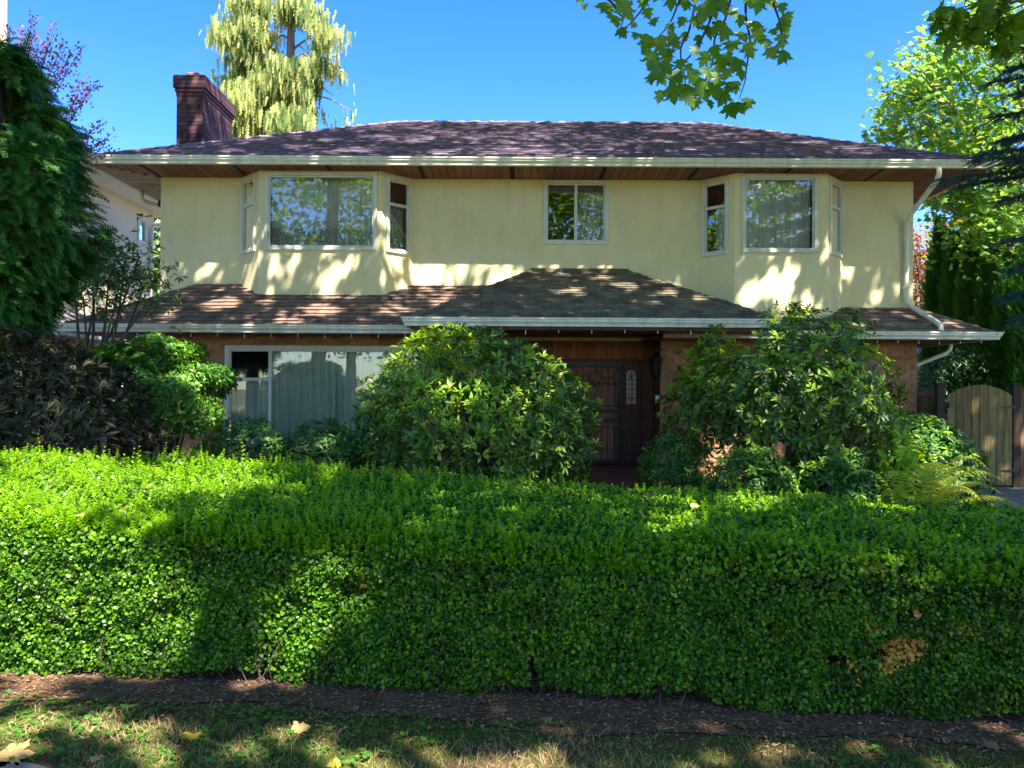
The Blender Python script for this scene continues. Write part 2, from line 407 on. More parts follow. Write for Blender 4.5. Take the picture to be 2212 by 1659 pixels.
B_ = 0.505
for bi, (x0, x1) in enumerate(bays):
    yb = WY - B_
    zl = 2.75
    fr = [((x0, WY, 0), (B_, -B_, 0), B_ * math.sqrt(2)), ((x0 + B_, yb, 0), (1, 0, 0), x1 - x0 - 2 * B_), ((x1 - B_, yb, 0), (B_, B_, 0), B_ * math.sqrt(2))]
    b = MB(); Ts = []
    front = (0.115, fr[1][2] - 0.075) if bi == 0 else (0.125, fr[1][2] - 0.17)
    ops = [(0.06, 0.60, 4.06, 5.44), (front[0], front[1], 4.07, 5.465), (0.10, 0.66, 4.06, 5.44)]
    for (o, u, W), op in zip(fr, ops):
        T = frame_T(o, u); Ts.append(T)
        wall_panel(b, T, W, zl, ZS - 0.004, [op])
    b.build("bay_wall", stucco, house)
    side = [(0, 1, 0, 0.655), (0, 1, 0.655, 1)]
    w1 = window(Ts[0], *ops[0], split=side); w2 = window(Ts[1], *ops[1]); w3 = window(Ts[2], *ops[2], split=side)
    if bi == 0:
        curtain(Ts[1], ops[1][0] + 0.05, ops[1][1] - 0.05, ops[1][2] + 0.30, ops[1][3], -0.22, curtain_m, w2, amp=0.03, wl=0.19, seed=3)
        curtain(Ts[1], ops[1][0] + 0.05, ops[1][1] - 0.05, ops[1][2], ops[1][2] + 0.42, -0.15, lace_m, w2, "lace_curtain", amp=0.012, wl=0.13, seed=4)
    else:
        curtain(Ts[1], ops[1][0] + 0.05, ops[1][1] - 0.05, ops[1][2], ops[1][3], -0.2, curtain_m, w2, amp=0.03, wl=0.13, seed=9)
    for k, (w, T, op) in enumerate(((w1, Ts[0], ops[0]), (w3, Ts[2], ops[2]))):
        a, c = (op[0] + 0.06, op[1] - 0.06)
        curtain(T, a + (0.12 if bi == 1 and k == 0 else 0), c, op[2] + 0.02, op[2] + 0.92, -0.16, lace_m if bi == 0 or k == 0 else curtain_m, w, amp=0.015, wl=0.1, seed=20 + bi * 2 + k)
    d = MB(); d.box(x0 + 0.35, x1 - 0.35, WY + 0.02, WY + 0.05, 3.0, ZS - 0.1); d.build("dark_room_backing", dark_in, house)  # added dark panel behind the bay, room shade put into its colour
cwin = window(Tm2, *c2, split=[(0, 0.5, 0, 1), (0.5, 1, 0, 1)])
curtain(Tm2, c2[0] + 0.66, c2[1] - 0.07, c2[2] + 0.04, c2[3], -0.16, lace_m, cwin, "lace_curtain", amp=0.014, wl=0.1, seed=5)
bl = MB(); bl.box(c2[0] + 0.05, c2[1] - 0.05, -0.13, -0.11, c2[3] - 0.22, c2[3] - 0.02, Tm2); bl.build("blind", M("blind_fabric", (0.22, 0.19, 0.18), 0.8), cwin)
d = MB(); d.box(0.2, 2.2, WY + 0.7, WY + 0.74, 3.6, ZS - 0.05); d.build("dark_room_backing", dark_in, house)  # same added dark panel behind the centre window

# --- roofs -------------------------------------------------------------------------------------------------
def clip2(poly, a, b):
    out = []
    for i in range(len(poly)):
        p, q = poly[i], poly[(i + 1) % len(poly)]
        sp = (b[0] - a[0]) * (p[1] - a[1]) - (b[1] - a[1]) * (p[0] - a[0]); sq = (b[0] - a[0]) * (q[1] - a[1]) - (b[1] - a[1]) * (q[0] - a[0])
        if sp >= 0: out.append(p)
        if sp * sq < 0:
            t = sp / (sp - sq); out.append((p[0] + t * (q[0] - p[0]), p[1] + t * (q[1] - p[1])))
    return out
def shingles(poly, ex, wd, seed, over=0.03):
    """poly: 3-D convex roof plane, first edge = eave, left to right seen from outside. Returns [(verts, faces, centre)]"""
    r = random.Random(seed)
    poly = [np.array(p, float) for p in poly]; o = poly[0]; u = poly[1] - o; u /= np.linalg.norm(u)
    n = None
    for k in range(2, len(poly)):
        n = np.cross(u, poly[k] - o)
        if np.linalg.norm(n) > 1e-6: break
    n /= np.linalg.norm(n); v = np.cross(n, u)
    p2 = [((p - o) @ u, (p - o) @ v) for p in poly]
    vmax = max(p[1] for p in p2); umin = min(p[0] for p in p2); umax = max(p[0] for p in p2)
    out = []; i = 0; vv = -0.03
    while vv < vmax:
        x = umin - r.random() * wd
        while x < umax:
            w = wd * r.uniform(0.75, 1.25); b0 = vv + r.uniform(-0.012, 0.012)
            q = [(x + 0.004, b0), (x + w - 0.004, b0), (x + w - 0.004, vv + ex + over), (x + 0.004, vv + ex + over)]
            for k in range(len(p2)):
                if k == 0: continue
                if len(q) >= 3: q = clip2(q, p2[k], p2[(k + 1) % len(p2)])
            if len(q) >= 3:
                th = r.uniform(0.022, 0.036); sk = r.uniform(-0.003, 0.003)
                bot = [o + u * a + v * c + n * 0.001 for a, c in q]
                top = [o + u * a + v * c + n * (0.003 + max(0.0, th * (1 - (c - vv) / (ex + over))) + sk * (a - x) / w) for a, c in q]
                m_ = len(q)
                out.append((bot + top, [tuple(range(m_, 2 * m_))] + [(k, (k + 1) % m_, m_ + (k + 1) % m_, m_ + k) for k in range(m_)], sum(top) / m_))
            x += w
        vv += ex; i += 1
    return out
def caps(p, q, na, nb, parent, m, L=0.28, wd=0.13, seed=0, up=0.02):
    """overlapping cap shingles along a hip or ridge from p up to q; na, nb: in-plane directions down either side"""
    r = random.Random(seed); p = np.array(p, float); q = np.array(q, float); d = q - p; ln = np.linalg.norm(d); d /= ln
    na = np.array(na, float); nb = np.array(nb, float); na /= np.linalg.norm(na); nb /= np.linalg.norm(nb)
    n = np.cross(na, d); n /= np.linalg.norm(n); n = n if n[2] > 0 else -n
    n2 = np.array([0, 0, 1.0]); k = 0; s = -0.02
    while s < ln - 0.05:
        e = min(s + L * 1.25, ln + 0.02); a, b_ = p + d * s + n2 * (up + 0.022 + r.uniform(0, 0.006)), p + d * e + n2 * (up + 0.002)
        j = r.uniform(-0.008, 0.008); w0, w1 = wd + j, wd - 0.006 + j
        top = [a + na * w0, a, a + nb * w0, b_ + na * w1, b_, b_ + nb * w1]
        bot = [t - n2 * (0.03 if i < 3 else 0.012) for i, t in enumerate(top)]
        MB().add(top + bot, [(0, 1, 4, 3), (1, 2, 5, 4), (6, 7, 1, 0), (7, 8, 2, 1), (6, 0, 3, 9), (8, 11, 5, 2), (3, 4, 10, 9), (4, 5, 11, 10)]).build("ridge_cap", m, parent)
        s += L; k += 1
def put_shingles(lists, single, m, parent, key=None):
    """single: how many are built as pieces of their own (the ones nearest to the viewer)"""
    L = [s for l in lists for s in l]
    if single:
        L.sort(key=key or (lambda s: s[2][1]))
        for vs_, fs, c in L[:single]:
            MB().add(vs_, fs).build("shingle", m, parent)
    rest = MB()
    for vs_, fs, c in L[single:]: rest.add(vs_, fs)
    if rest.v: rest.build("shingle_field", m, parent, kind="stuff")

RX0, RX1, RYm, ZR = -2.62, 4.46, 17.9, 7.81
roof = MB()
c = [(EX0, EY, ZE), (EX1, EY, ZE), (EX1, EYB, ZE), (EX0, EYB, ZE)]; ra, rb = (RX0, RYm, ZR), (RX1, RYm, ZR)
dk = lambda p: (p[0], p[1], p[2] - 0.008)
roof.add([dk(p) for p in c + [ra, rb]], [(0, 1, 5, 4), (1, 2, 5), (2, 3, 4, 5), (3, 0, 4)])
roof = roof.build("roof", shingle_m, house)
put_shingles([shingles([c[0], c[1], rb, ra], 0.19, 0.30, 1), shingles([c[1], c[2], rb], 0.19, 0.32, 2), shingles([c[3], c[0], ra], 0.19, 0.32, 3)], 0, shingle_m, roof)
fd = (0, -1, -0.49)
caps(c[0], ra, (0, -1, -0.49), (-1, 0, -0.45), roof, shingle_m, 0.30, 0.15, 1)
caps(c[1], rb, (0, -1, -0.49), (1, 0, -0.45), roof, shingle_m, 0.30, 0.15, 2)
caps(rb, ra, (0, -1, -0.49), (0, 1, -0.49), roof, shingle_m, 0.33, 0.15, 3)

# lower roofs
ZL = 2.62
LX0, LY = -7.31, 12.6
pl = 0.52; LT = ZL + pl * (WY - LY); LTX = -5.83
lr = MB()
la, lb, lc, ld_, le = (LX0, LY, ZL), (0.2, LY, ZL), (0.2, WY + 0.01, LT), (LTX, WY + 0.01, LT), (LX0, 20.0, ZL)
lg = (LTX, 20.0, LT)
lr.add([dk(p) for p in (la, lb, lc, ld_, le, lg)], [(0, 1, 2, 3), (0, 3, 5, 4)])
lower_l = lr.build("lower_roof", shingle_low, house)
RY_, RT = 13.29, ZL + pl * (WY - 13.29)
rr = MB(); RXE, RXT = 8.30, 7.44
qa, qb, qc, qd, qe, qf = (2.2, RY_, ZL), (RXE, RY_, ZL), (RXT, WY + 0.01, RT), (2.2, WY + 0.01, RT), (RXE, 20.0, ZL), (RXT, 20.0, RT)
rr.add([dk(p) for p in (qa, qb, qc, qd, qe, qf)], [(0, 1, 2, 3), (1, 4, 5, 2)])
lower_r = rr.build("lower_roof", shingle_low, house)
PY, ZP, PT = 11.6, 2.665, 3.80
PX0, PX1, PR0, PR1 = -1.54, 4.02, 0.38, 2.10
pa, pb, pc, pd_ = (PX0, PY, ZP), (PX1, PY, ZP), (PR1, WY, PT), (PR0, WY, PT)
pe, pf = (PX0, WY, ZP), (PX1, WY, ZP)
pr = MB(); pr.add([dk(p) for p in (pa, pb, pc, pd_, pe, pf)], [(0, 1, 2, 3), (4, 0, 3), (1, 5, 2)])
porch = pr.build("porch_roof", shingle_porch, house)
pf_sh = shingles([pa, pb, pc, pd_], 0.165, 0.27, 5)
put_shingles([pf_sh], 215, shingle_porch, porch)
put_shingles([shingles([pe, pa, pd_], 0.165, 0.27, 6), shingles([pb, pf, pc], 0.165, 0.27, 7)], 0, shingle_porch, porch)
put_shingles([shingles([la, lb, lc, ld_], 0.17, 0.29, 8)], 85, shingle_low, lower_l, key=lambda s: s[2][1] + 0.15 * abs(s[2][0] + 4.6))
put_shingles([shingles([le, la, ld_, lg], 0.17, 0.29, 9)], 0, shingle_low, lower_l)
put_shingles([shingles([qa, qb, qc, qd], 0.17, 0.29, 10), shingles([qb, qe, qf, qc], 0.17, 0.29, 12)], 0, shingle_low, lower_r)
sp = (PT - ZP) / (PR0 - PX0); fp = (PT - ZP) / (WY - PY)
caps(pa, pd_, (0, -1, -fp), (-1, 0, -sp), porch, shingle_porch, 0.26, 0.13, 4)
caps(pb, pc, (0, -1, -fp), (1, 0, -sp), porch, shingle_porch, 0.26, 0.13, 5)
caps(la, ld_, (0, -1, -pl), (-1, 0, -0.6), lower_l, shingle_low, 0.27, 0.13, 6)
caps(qb, qc, (0, -1, -pl), (1, 0, -0.6), lower_r, shingle_low, 0.27, 0.13, 7)
rc = MB(); rc.box(PR0 - 0.05, PR1 + 0.05, WY - 0.09, WY - 0.002, PT - 0.03, PT + 0.035, None, 0.008); rc.build("ridge_flashing", shingle_porch, porch)

# --- gutters (K profile; w outward, z) ---------------------------------------------------------------------
GP = [(0, 0), (0.075, 0), (0.082, 0.035), (0.108, 0.07), (0.108, 0.098), (0.124, 0.104), (0.124, 0.128), (0.110, 0.128), (0.100, 0.110), (0, 0.110)]
def gutter(p, q, out, z, name="gutter", m0=0, m1=0, s=1.0):
    """m0, m1: mitre: how much longer the outer lip is at either end (per metre of w)"""
    p = np.array([p[0], p[1], z]); q = np.array([q[0], q[1], z]); d = (q - p) / np.linalg.norm(q - p); out = np.array([*out, 0.0])
    n = len(GP); vs_ = []
    for base, sg, mm in ((p, -1, m0), (q, 1, m1)):
        vs_ += [base + out * w * s + d * sg * mm * w * s + np.array([0, 0, h * s]) for w, h in GP]
    return MB().add(vs_, [tuple(range(n)), tuple(range(n, 2 * n))[::-1]] + [(i, n + i, n + (i + 1) % n, (i + 1) % n) for i in range(n)]).build(name, gutter_m, house)
gutter((EX0, EY), (EX1, EY), (0, -1), ZS - 0.005, m0=1, m1=1, s=1.02)
gutter((EX1, EY), (EX1, EYB), (1, 0), ZS - 0.005, m0=1, s=1.02)
gutter((EX0, EYB), (EX0, EY), (-1, 0), ZS - 0.005, m1=1, s=1.02)
gutter((LX0, LY), (-0.9, LY), (0, -1), ZL - 0.125, m0=1)
gutter((LX0, 20), (LX0, LY), (-1, 0), ZL - 0.125, m1=1)
gutter((2.6, RY_), (RXE, RY_), (0, -1), ZL - 0.125, m1=1)
gutter((RXE, RY_), (RXE, 20), (1, 0), ZL - 0.125, m0=1)
gutter((PX0, PY), (PX1, PY), (0, -1), ZP - 0.125, m0=1, m1=1)
gutter((PX0, 13.2), (PX0, PY), (-1, 0), ZP - 0.125, m1=1)
gutter((PX1, PY), (PX1, 13.6), (1, 0), ZP - 0.125, m0=1)

for x_ in (-4.3, -1.2, 2.0, 5.1):
    j_ = gutter((x_, EY - 0.002), (x_ + 0.05, EY - 0.002), (0, -1), ZS - 0.007, "gutter_joint", s=1.045)
for x_ in (-4.9,): gutter((x_, LY - 0.002), (x_ + 0.05, LY - 0.002), (0, -1), ZL - 0.127, "gutter_joint", s=1.025)
gutter((1.9, PY - 0.002), (1.95, PY - 0.002), (0, -1), ZP - 0.127, "gutter_joint", s=1.025)
# --- soffits: a board each, dark vent strips between -----------------------------------------------------------
sof = MB(); sof.add([(EX0, EY, ZS + 0.03), (EX1, EY, ZS + 0.03), (EX1, EYB, ZS + 0.03), (EX0, EYB, ZS + 0.03)], [(3, 2, 1, 0)])
sof = sof.build("soffit", soffit_m, house)
vent = M("soffit_vent", (0.02, 0.015, 0.015), 0.8)
x = EX0; k = 0; bw = 0.142
while x < EX1 - 0.02:
    w = min(bw, EX1 - x) - 0.011
    y0 = EY; y1 = WY - 0.003
    mid = x + w / 2
    if mid < WX0: y1 = EY + (mid - EX0) * (WY - EY) / (WX0 - EX0)
    if mid > WX1: y1 = EY + (EX1 - mid) * (WY - EY) / (EX1 - WX1)
    j = R.uniform(0, 0.004)
    isv = k % 12 == 6
    MB().box(x, x + (w if not isv else w * 0.45), y0, max(y1, y0 + 0.03), ZS - 0.003 + j, ZS + 0.02).build("vent_strip" if isv else "soffit_board", vent if isv else soffit_m, sof)
    x += bw if not isv else bw * 0.5; k += 1
for s, xa, xb in ((-1, EX0, WX0), (1, WX1, EX1)):
    y = EY
    while y < 19.5:
        xx0, xx1 = xa, xb
        f = min(1, max(0, (y + 0.06 - EY) / (WY - EY)))
        if s < 0: xx1 = xa + (xb - xa) * f - 0.012
        else: xx0 = xb - (xb - xa) * f + 0.012
        if xx1 - xx0 > 0.03:
            MB().box(xx0, xx1, y, y + 0.136, ZS - 0.004 + R.uniform(0, 0.004), ZS + 0.02).build("soffit_board", soffit_m if s > 0 else soffit_l, sof)
        y += 0.142
low = MB()
low.box(LX0 + 0.02, 0.1, LY + 0.02, 13.5, ZL - 0.12, ZL - 0.10); low.box(LX0 + 0.02, -6.4, 13.5, 20, ZL - 0.12, ZL - 0.10)
low.box(2.4, RXE - 0.02, RY_ + 0.02, 14.3, ZL - 0.12, ZL - 0.10); low.box(7.4, RXE - 0.02, 14.3, 20, ZL - 0.12, ZL - 0.10)
low.build("lower_soffit", dark_wood, house)
pcl = MB()
x = PX0 + 0.02
while x < PX1 - 0.1:
    pcl.box(x, x + 0.14, PY + 0.02, 15.1, ZP - 0.105 + R.uniform(0, 0.003), ZP - 0.09); x += 0.146
pcl.build("porch_ceiling", dark_wood, house)
fas = MB(); fas.box(PX0 + 0.01, PX1 - 0.01, PY + 0.012, PY + 0.04, ZP - 0.16, ZP - 0.03); fas.build("fascia", dark_wood, house)

# --- brick ground floor -----------------------------------------------------------------------------------------
BW, BH, BJ = 0.228, 0.077, 0.010
def bricks(T, W, z0, z1, openings, seed, depth=0.012):
    r = random.Random(seed); out = []; k = 0; z = z0
    while z < z1 - 0.02:
        u = -((k % 2) * (BW + BJ) / 2); zt = min(z + BH, z1)
        while u < W:
            segs = [(max(0, u), min(W, u + BW))]
            for o in openings:
                if z < o[3] and zt > o[2]:
                    ns = []
                    for a, b in segs:
                        if a < o[0]: ns.append((a, min(b, o[0])))
                        if b > o[1]: ns.append((max(a, o[1]), b))
                    segs = ns
            for a, b in segs:
                if b - a > 0.02:
                    d = depth + r.uniform(-0.002, 0.002)
                    out.append((a, b, d, z, zt, T(((a + b) / 2, d, (z + zt) / 2))))
            u += BW + BJ
        z += BH + BJ; k += 1
    return out
def brick_part(bl, T, m, parent, single):
    """single(centre) -> True for bricks that are pieces of their own"""
    rest = MB(); n = 0
    for a, b, d, z, zt, c in bl:
        if single and single(c):
            MB().box(a, b, 0.001, d, z, zt, T).build("brick", m, parent); n += 1
        else: rest.box(a, b, 0.001, d, z, zt, T)
    if rest.v: rest.build("brick_field", m, parent, kind="stuff")
    return n
BLY, BRY = 13.4, 14.22
Tl = frame_T((-6.5, BLY, 0), (1, 0, 0)); WLW = -0.55 + 6.5
lw = (-5.00 + 6.5, -1.55 + 6.5, 0.62, 2.33)                       # living-room window
b = MB(); wall_panel(b, Tl, WLW, -0.2, 2.5, [lw]); bwl = b.build("brick_wall", mortar, house)
nb = brick_part(bricks(Tl, WLW, -0.17, 2.5, [lw], 1), Tl, brick_m, bwl, lambda c: c[2] > 1.9 and c[0] < -2.2)
Tls = frame_T((-6.5, 20, 0), (0, -1, 0)); b = MB(); wall_panel(b, Tls, 6.6, -0.2, 2.5); o = b.build("brick_wall", mortar, house)
brick_part(bricks(Tls, 6.6, -0.17, 2.5, [], 2), Tls, brick_m, o, None)
Tr = frame_T((2.74, BRY, 0), (1, 0, 0)); WRW = 7.47 - 2.74
rw = (4.55 - 2.74, 6.0 - 2.74, 0.75, 2.30)
b = MB(); wall_panel(b, Tr, WRW, -0.2, 2.5, [rw]); bwr = b.build("brick_wall", mortar, house)
nb += brick_part(bricks(Tr, WRW, -0.17, 2.5, [rw], 3), Tr, brick_m, bwr, lambda c: c[0] > 6.05 and c[2] > 1.0)
Trs = frame_T((7.47, BRY, 0), (0, 1, 0)); b = MB(); wall_panel(b, Trs, 6, -0.2, 2.5); o = b.build("brick_wall", mortar, house)
brick_part(bricks(Trs, 6, -0.17, 2.5, [], 4), Trs, brick_m, o, None)
Tj = frame_T((-0.55, BLY, 0), (0, 1, 0)); b = MB(); wall_panel(b, Tj, 1.6, -0.2, 2.5); o = b.build("brick_wall", mortar, house)
brick_part(bricks(Tj, 1.6, -0.17, 2.5, [], 5), Tj, brick_m, o, None)
lwin = window(Tl, *lw, split=[(0, 0.215, 0, 0.67), (0, 0.215, 0.67, 1), (0.215, 0.865, 0, 1), (0.865, 1, 0, 1)], t=0.075, gm=glass_low)
curtain(Tl, lw[0] + 0.06, lw[0] + 0.78, lw[2], lw[3] - 0.60, -0.14, curtain_m, lwin, amp=0.03, wl=0.12, seed=31)
curtain(Tl, lw[0] + 0.72, lw[0] + 1.95, lw[2], lw[3], -0.16, curtain_m, lwin, amp=0.055, wl=0.12, seed=32)
curtain(Tl, lw[0] + 1.97, lw[1] - 0.05, lw[2], lw[3], -0.18, curtain_m, lwin, amp=0.055, wl=0.14, seed=33)
rwin = window(Tr, *rw, split=[(0, 0.5, 0, 1), (0.5, 1, 0, 1)], gm=glass_low)
curtain(Tr, rw[0] + 0.06, rw[1] - 0.06, rw[2], rw[3], -0.15, curtain_m, rwin, seed=34)

# --- entry: alcove with boards above the door, screen door, side light ---------------------------------------------
DY = 15.0
al = MB()
al.add([(-0.55, DY, -0.1), (2.74, DY, -0.1), (2.74, DY, 2.6), (-0.55, DY, 2.6)], [(0, 1, 2, 3)])
al.add([(2.74, DY, -0.1), (2.74, BRY, -0.1), (2.74, BRY, 2.6), (2.74, DY, 2.6)], [(0, 1, 2, 3)])
al.build("entry_wall", dark_wood, house)
x = -0.5; 
while x < 2.55:
    MB().box(x, x + 0.108, DY - 0.022 - R.uniform(0, 0.004), DY - 0.002, 2.19, 2.56, None, 0.004).build("panel_board", red_wood, house); x += 0.118
MB().box(-0.52, 2.70, DY - 0.06, DY - 0.002, 2.13, 2.185, None, 0.006).build("door_header", dark_wood, house)
def dx(px): return (px - 1106) * DY / FPX
door = MB(); d0, d1 = dx(1232), dx(1338)
door.box(d0, d1, DY - 0.045, DY - 0.004, 0.16, 2.12)
for (a, b_, z0, z1) in ((0.10, 0.44, 1.25, 1.95), (0.54, 0.86, 1.25, 1.95), (0.10, 0.44, 0.35, 1.05), (0.54, 0.86, 0.35, 1.05)):
    door.box(d0 + a, d0 + b_, DY - 0.06, DY - 0.045, z0, z1, None, 0.01)
door = door.build("front_door", M("door_wood", (0.27, 0.105, 0.052), 0.45, (0.36, 0.15, 0.08), 5, 0.2, 30, stretch=(8, 8, 0.7)), house)
sd = MB(); y0, y1 = DY - 0.16, DY - 0.13
ring(sd, frame_T((0, DY - 0.16, 0), (1, 0, 0)), d0 - 0.06, d1 + 0.03, 0.17, 2.10, 0.07, -0.03, 0.0)
sd.box(d0, d1, y0, y1, 0.98, 1.04); sd.box(d0, d1, y0, y1, 1.16, 1.22)
sd = sd.build("screen_door", black_metal, house)
for i in range(1, 8):
    xx = d0 + (d1 - d0) * i / 8
    MB().tube([(xx, y0 + 0.015, 0.24), (xx, y0 + 0.015, 2.03)], 0.006, 5).build("door_bar", black_metal, sd)
for i in range(4):
    zz = 0.45 + 0.42 * i
    MB().tube([(d0, y0 + 0.015, zz), (d1, y0 + 0.015, zz)], 0.006, 5).build("door_bar", black_metal, sd)
for cxx in (0.27, 0.70):
    arc = [(d0 + cxx + 0.17 * math.cos(t), y0 + 0.012, 1.66 + 0.2 * math.sin(t)) for t in np.linspace(0, math.pi, 13)]
    MB().tube(arc, 0.008, 5).build("door_scroll", black_metal, sd)
    MB().tube([(d0 + cxx - 0.22, y0 + 0.012, 2.0), (d0 + cxx, y0 + 0.012, 1.72), (d0 + cxx + 0.22, y0 + 0.012, 2.0)], 0.007, 5).build("door_scroll", black_metal, sd)
# side light with leaded glass
s0, s1 = dx(1352), dx(1373)
sl = MB(); ring(sl, frame_T((0, DY - 0.01, 0), (1, 0, 0)), dx(1343), dx(1386), 0.16, 2.12, 0.045, -0.005, 0.035)
sl.box(dx(1343) + 0.045, dx(1386) - 0.045, DY - 0.03, DY - 0.006, 0.2, 1.27)
sl = sl.build("side_light", dark_wood, house)
lead = M("obscure_glass", (0.86, 0.74, 0.58), 0.35, (0.78, 0.66, 0.50), 20, spec=0.5)  # pale cream stands in for light showing through the pane
top = [(s0 + (s1 - s0) / 2 + (s1 - s0) / 2 * math.cos(t), 1.86 + 0.12 * math.sin(t)) for t in np.linspace(0, math.pi, 11)]
ringp = [(s0, DY - 0.02, 1.32), (s1, DY - 0.02, 1.32)] + [(a, DY - 0.02, z) for a, z in top]
MB().prism(ringp, (0, 0, 0), (0, 0.008, 0)).build("leaded_pane", lead, sl)
ld = MB(); cx_ = (s0 + s1) / 2; hw = (s1 - s0) / 2
for z in (1.40, 1.50, 1.60, 1.70, 1.80): ld.box(s0, s1, DY - 0.026, DY - 0.02, z - 0.004, z + 0.004)
for xx in (cx_ - hw * 0.45, cx_ + hw * 0.45): ld.box(xx - 0.003, xx + 0.003, DY - 0.026, DY - 0.02, 1.32, 1.90)
for zc, hz, wz in ((1.41, 0.05, 0.035), (1.58, 0.08, 0.04), (1.75, 0.05, 0.035)):
    el = [(cx_ + wz * math.cos(t), DY - 0.027, zc + hz * math.sin(t)) for t in np.linspace(0, 2 * math.pi, 13)]
    ld.tube(el, 0.0045, 4, False)
for k in range(5):
    t = math.pi * (0.15 + 0.175 * k); ld.tube([(cx_, DY - 0.027, 1.82), (cx_ + hw * math.cos(t), DY - 0.027, 1.85 + 0.11 * math.sin(t))], 0.004, 4)
ld.build("lead_came", black_metal, sl)
bar = MB()
for xx in (dx(1350), dx(1362), dx(1376)): bar.box(xx - 0.005, xx + 0.005, DY - 0.16, DY - 0.15, 0.2, 2.1)
for i in range(5): bar.box(dx(1343), dx(1388), DY - 0.17, DY - 0.16, 0.35 + 0.36 * i, 0.362 + 0.36 * i)
bar.build("security_bars", black_metal, sl)
# porch floor
MB().box(-0.2, 3.3, 12.15, 15.0, -0.15, 0.14, None, 0.015).build("porch_floor", M("porch_tile", (0.16, 0.05, 0.035), 0.6, (0.21, 0.075, 0.05), 6, 0.2, 40), house)
ste = MB()
for i in range(9): ste.box(-0.1 + i * 0.36, 0.25 + i * 0.36, 11.86, 12.13, -0.13, 0.02, None, 0.01)
ste.build("porch_step", brick_m, house)
MB().box(2.655, 2.735, BRY + 0.02, BRY + 0.05, 1.36, 1.50, None, 0.006).build("door_bell", trim, house)
# lantern
lan = empty("wall_lantern", (2.66, 14.06, 1.95), "black hanging porch lantern beside the front door", "lantern")
cxl, cyl = 2.62, 14.02
b = MB(); b.tube([(2.74, 14.3, 2.3), (2.74, 14.1, 2.36), (cxl + 0.03, cyl, 2.34), (cxl, cyl, 2.27)], 0.014, 6); b.build("bracket", black_metal, lan)
def lathe(b, c, prof, n=6):
    V_ = []; 
    for r_, z in prof:
        V_ += [(c[0] + r_ * math.cos(2 * math.pi * k / n), c[1] + r_ * math.sin(2 * math.pi * k / n), c[2] + z) for k in range(n)]
    m_ = len(prof)
    b.add(V_, [(i * n + k, i * n + (k + 1) % n, (i + 1) * n + (k + 1) % n, (i + 1) * n + k) for i in range(m_ - 1) for k in range(n)])
    return b
lathe(MB(), (cxl, cyl, 0), [(0.005, 2.30), (0.03, 2.27), (0.05, 2.24), (0.13, 2.16), (0.14, 2.13), (0.11, 2.12)]).build("roof_cap", black_metal, lan)
lathe(MB(), (cxl, cyl, 0), [(0.095, 2.12), (0.075, 1.86)]).build("lamp_glass", M("smoked_glass", (0.02, 0.02, 0.025), 0.15, spec=0.6), lan)
lb_ = MB()
for k in range(6):
    t = 2 * math.pi * k / 6; lb_.tube([(cxl + 0.105 * math.cos(t), cyl + 0.105 * math.sin(t), 2.12), (cxl + 0.082 * math.cos(t), cyl + 0.082 * math.sin(t), 1.86)], 0.008, 5)
lb_.build("cage", black_metal, lan)
lathe(MB(), (cxl, cyl, 0), [(0.09, 1.87), (0.08, 1.84), (0.03, 1.80), (0.012, 1.76), (0.0, 1.74)]).build("base_cap", black_metal, lan)

# --- downspouts, flood light ---------------------------------------------------------------------------------------
def pipe(pts, r=0.042, name="downspout"):
    return MB().tube(np.array(pts), r, 10).build(name, gutter_m, house)
pipe([(7.42, 13.39, 5.50), (7.42, 13.38, 5.40), (7.40, 13.42, 5.28), (7.31, 14.10, 4.86), (7.29, 14.22, 4.72), (7.29, 14.24, 4.5), (7.29, 14.24, 3.32), (7.31, 14.20, 3.20), (7.42, 13.50, 2.83), (7.44, 13.36, 2.75), (7.44, 13.32, 2.58)], 0.046)
for z in (4.4, 3.5): MB().box(7.235, 7.345, 14.19, 14.298, z, z + 0.03).build("pipe_strap", gutter_m, house)
pipe([(8.32, 14.6, 2.52), (8.31, 14.6, 2.40), (8.26, 14.62, 2.33), (7.62, 14.75, 2.05), (7.56, 14.76, 1.98), (7.55, 14.76, 1.7), (7.55, 14.76, 0.0)])
pipe([(-7.40, 15.3, 5.50), (-7.40, 15.3, 5.38), (-7.36, 15.32, 5.30), (-6.72, 15.6, 5.12), (-6.62, 15.62, 5.02), (-6.61, 15.62, 4.7), (-6.61, 15.62, 3.3)])
fl = empty("flood_light", (-6.95, 15.3, 5.49), "small dark twin flood light under the eave soffit above the stucco corner", "light")
b = MB(); b.box(-7.02, -6.88, 15.23, 15.37, 5.46, 5.494, None, 0.008); b.build("mount_plate", black_metal, fl)
MB().tube([(-6.95, 15.3, 5.46), (-6.95, 15.3, 5.30)], 0.02, 8).build("stem", black_metal, fl)
for s in (-1, 1):
    lathe(MB(), (-6.95 + 0.06 * s, 15.27, 0), [(0.012, 5.33), (0.035, 5.29), (0.055, 5.20), (0.05, 5.185), (0.0, 5.19)], 10).build("lamp_head", black_metal, fl)

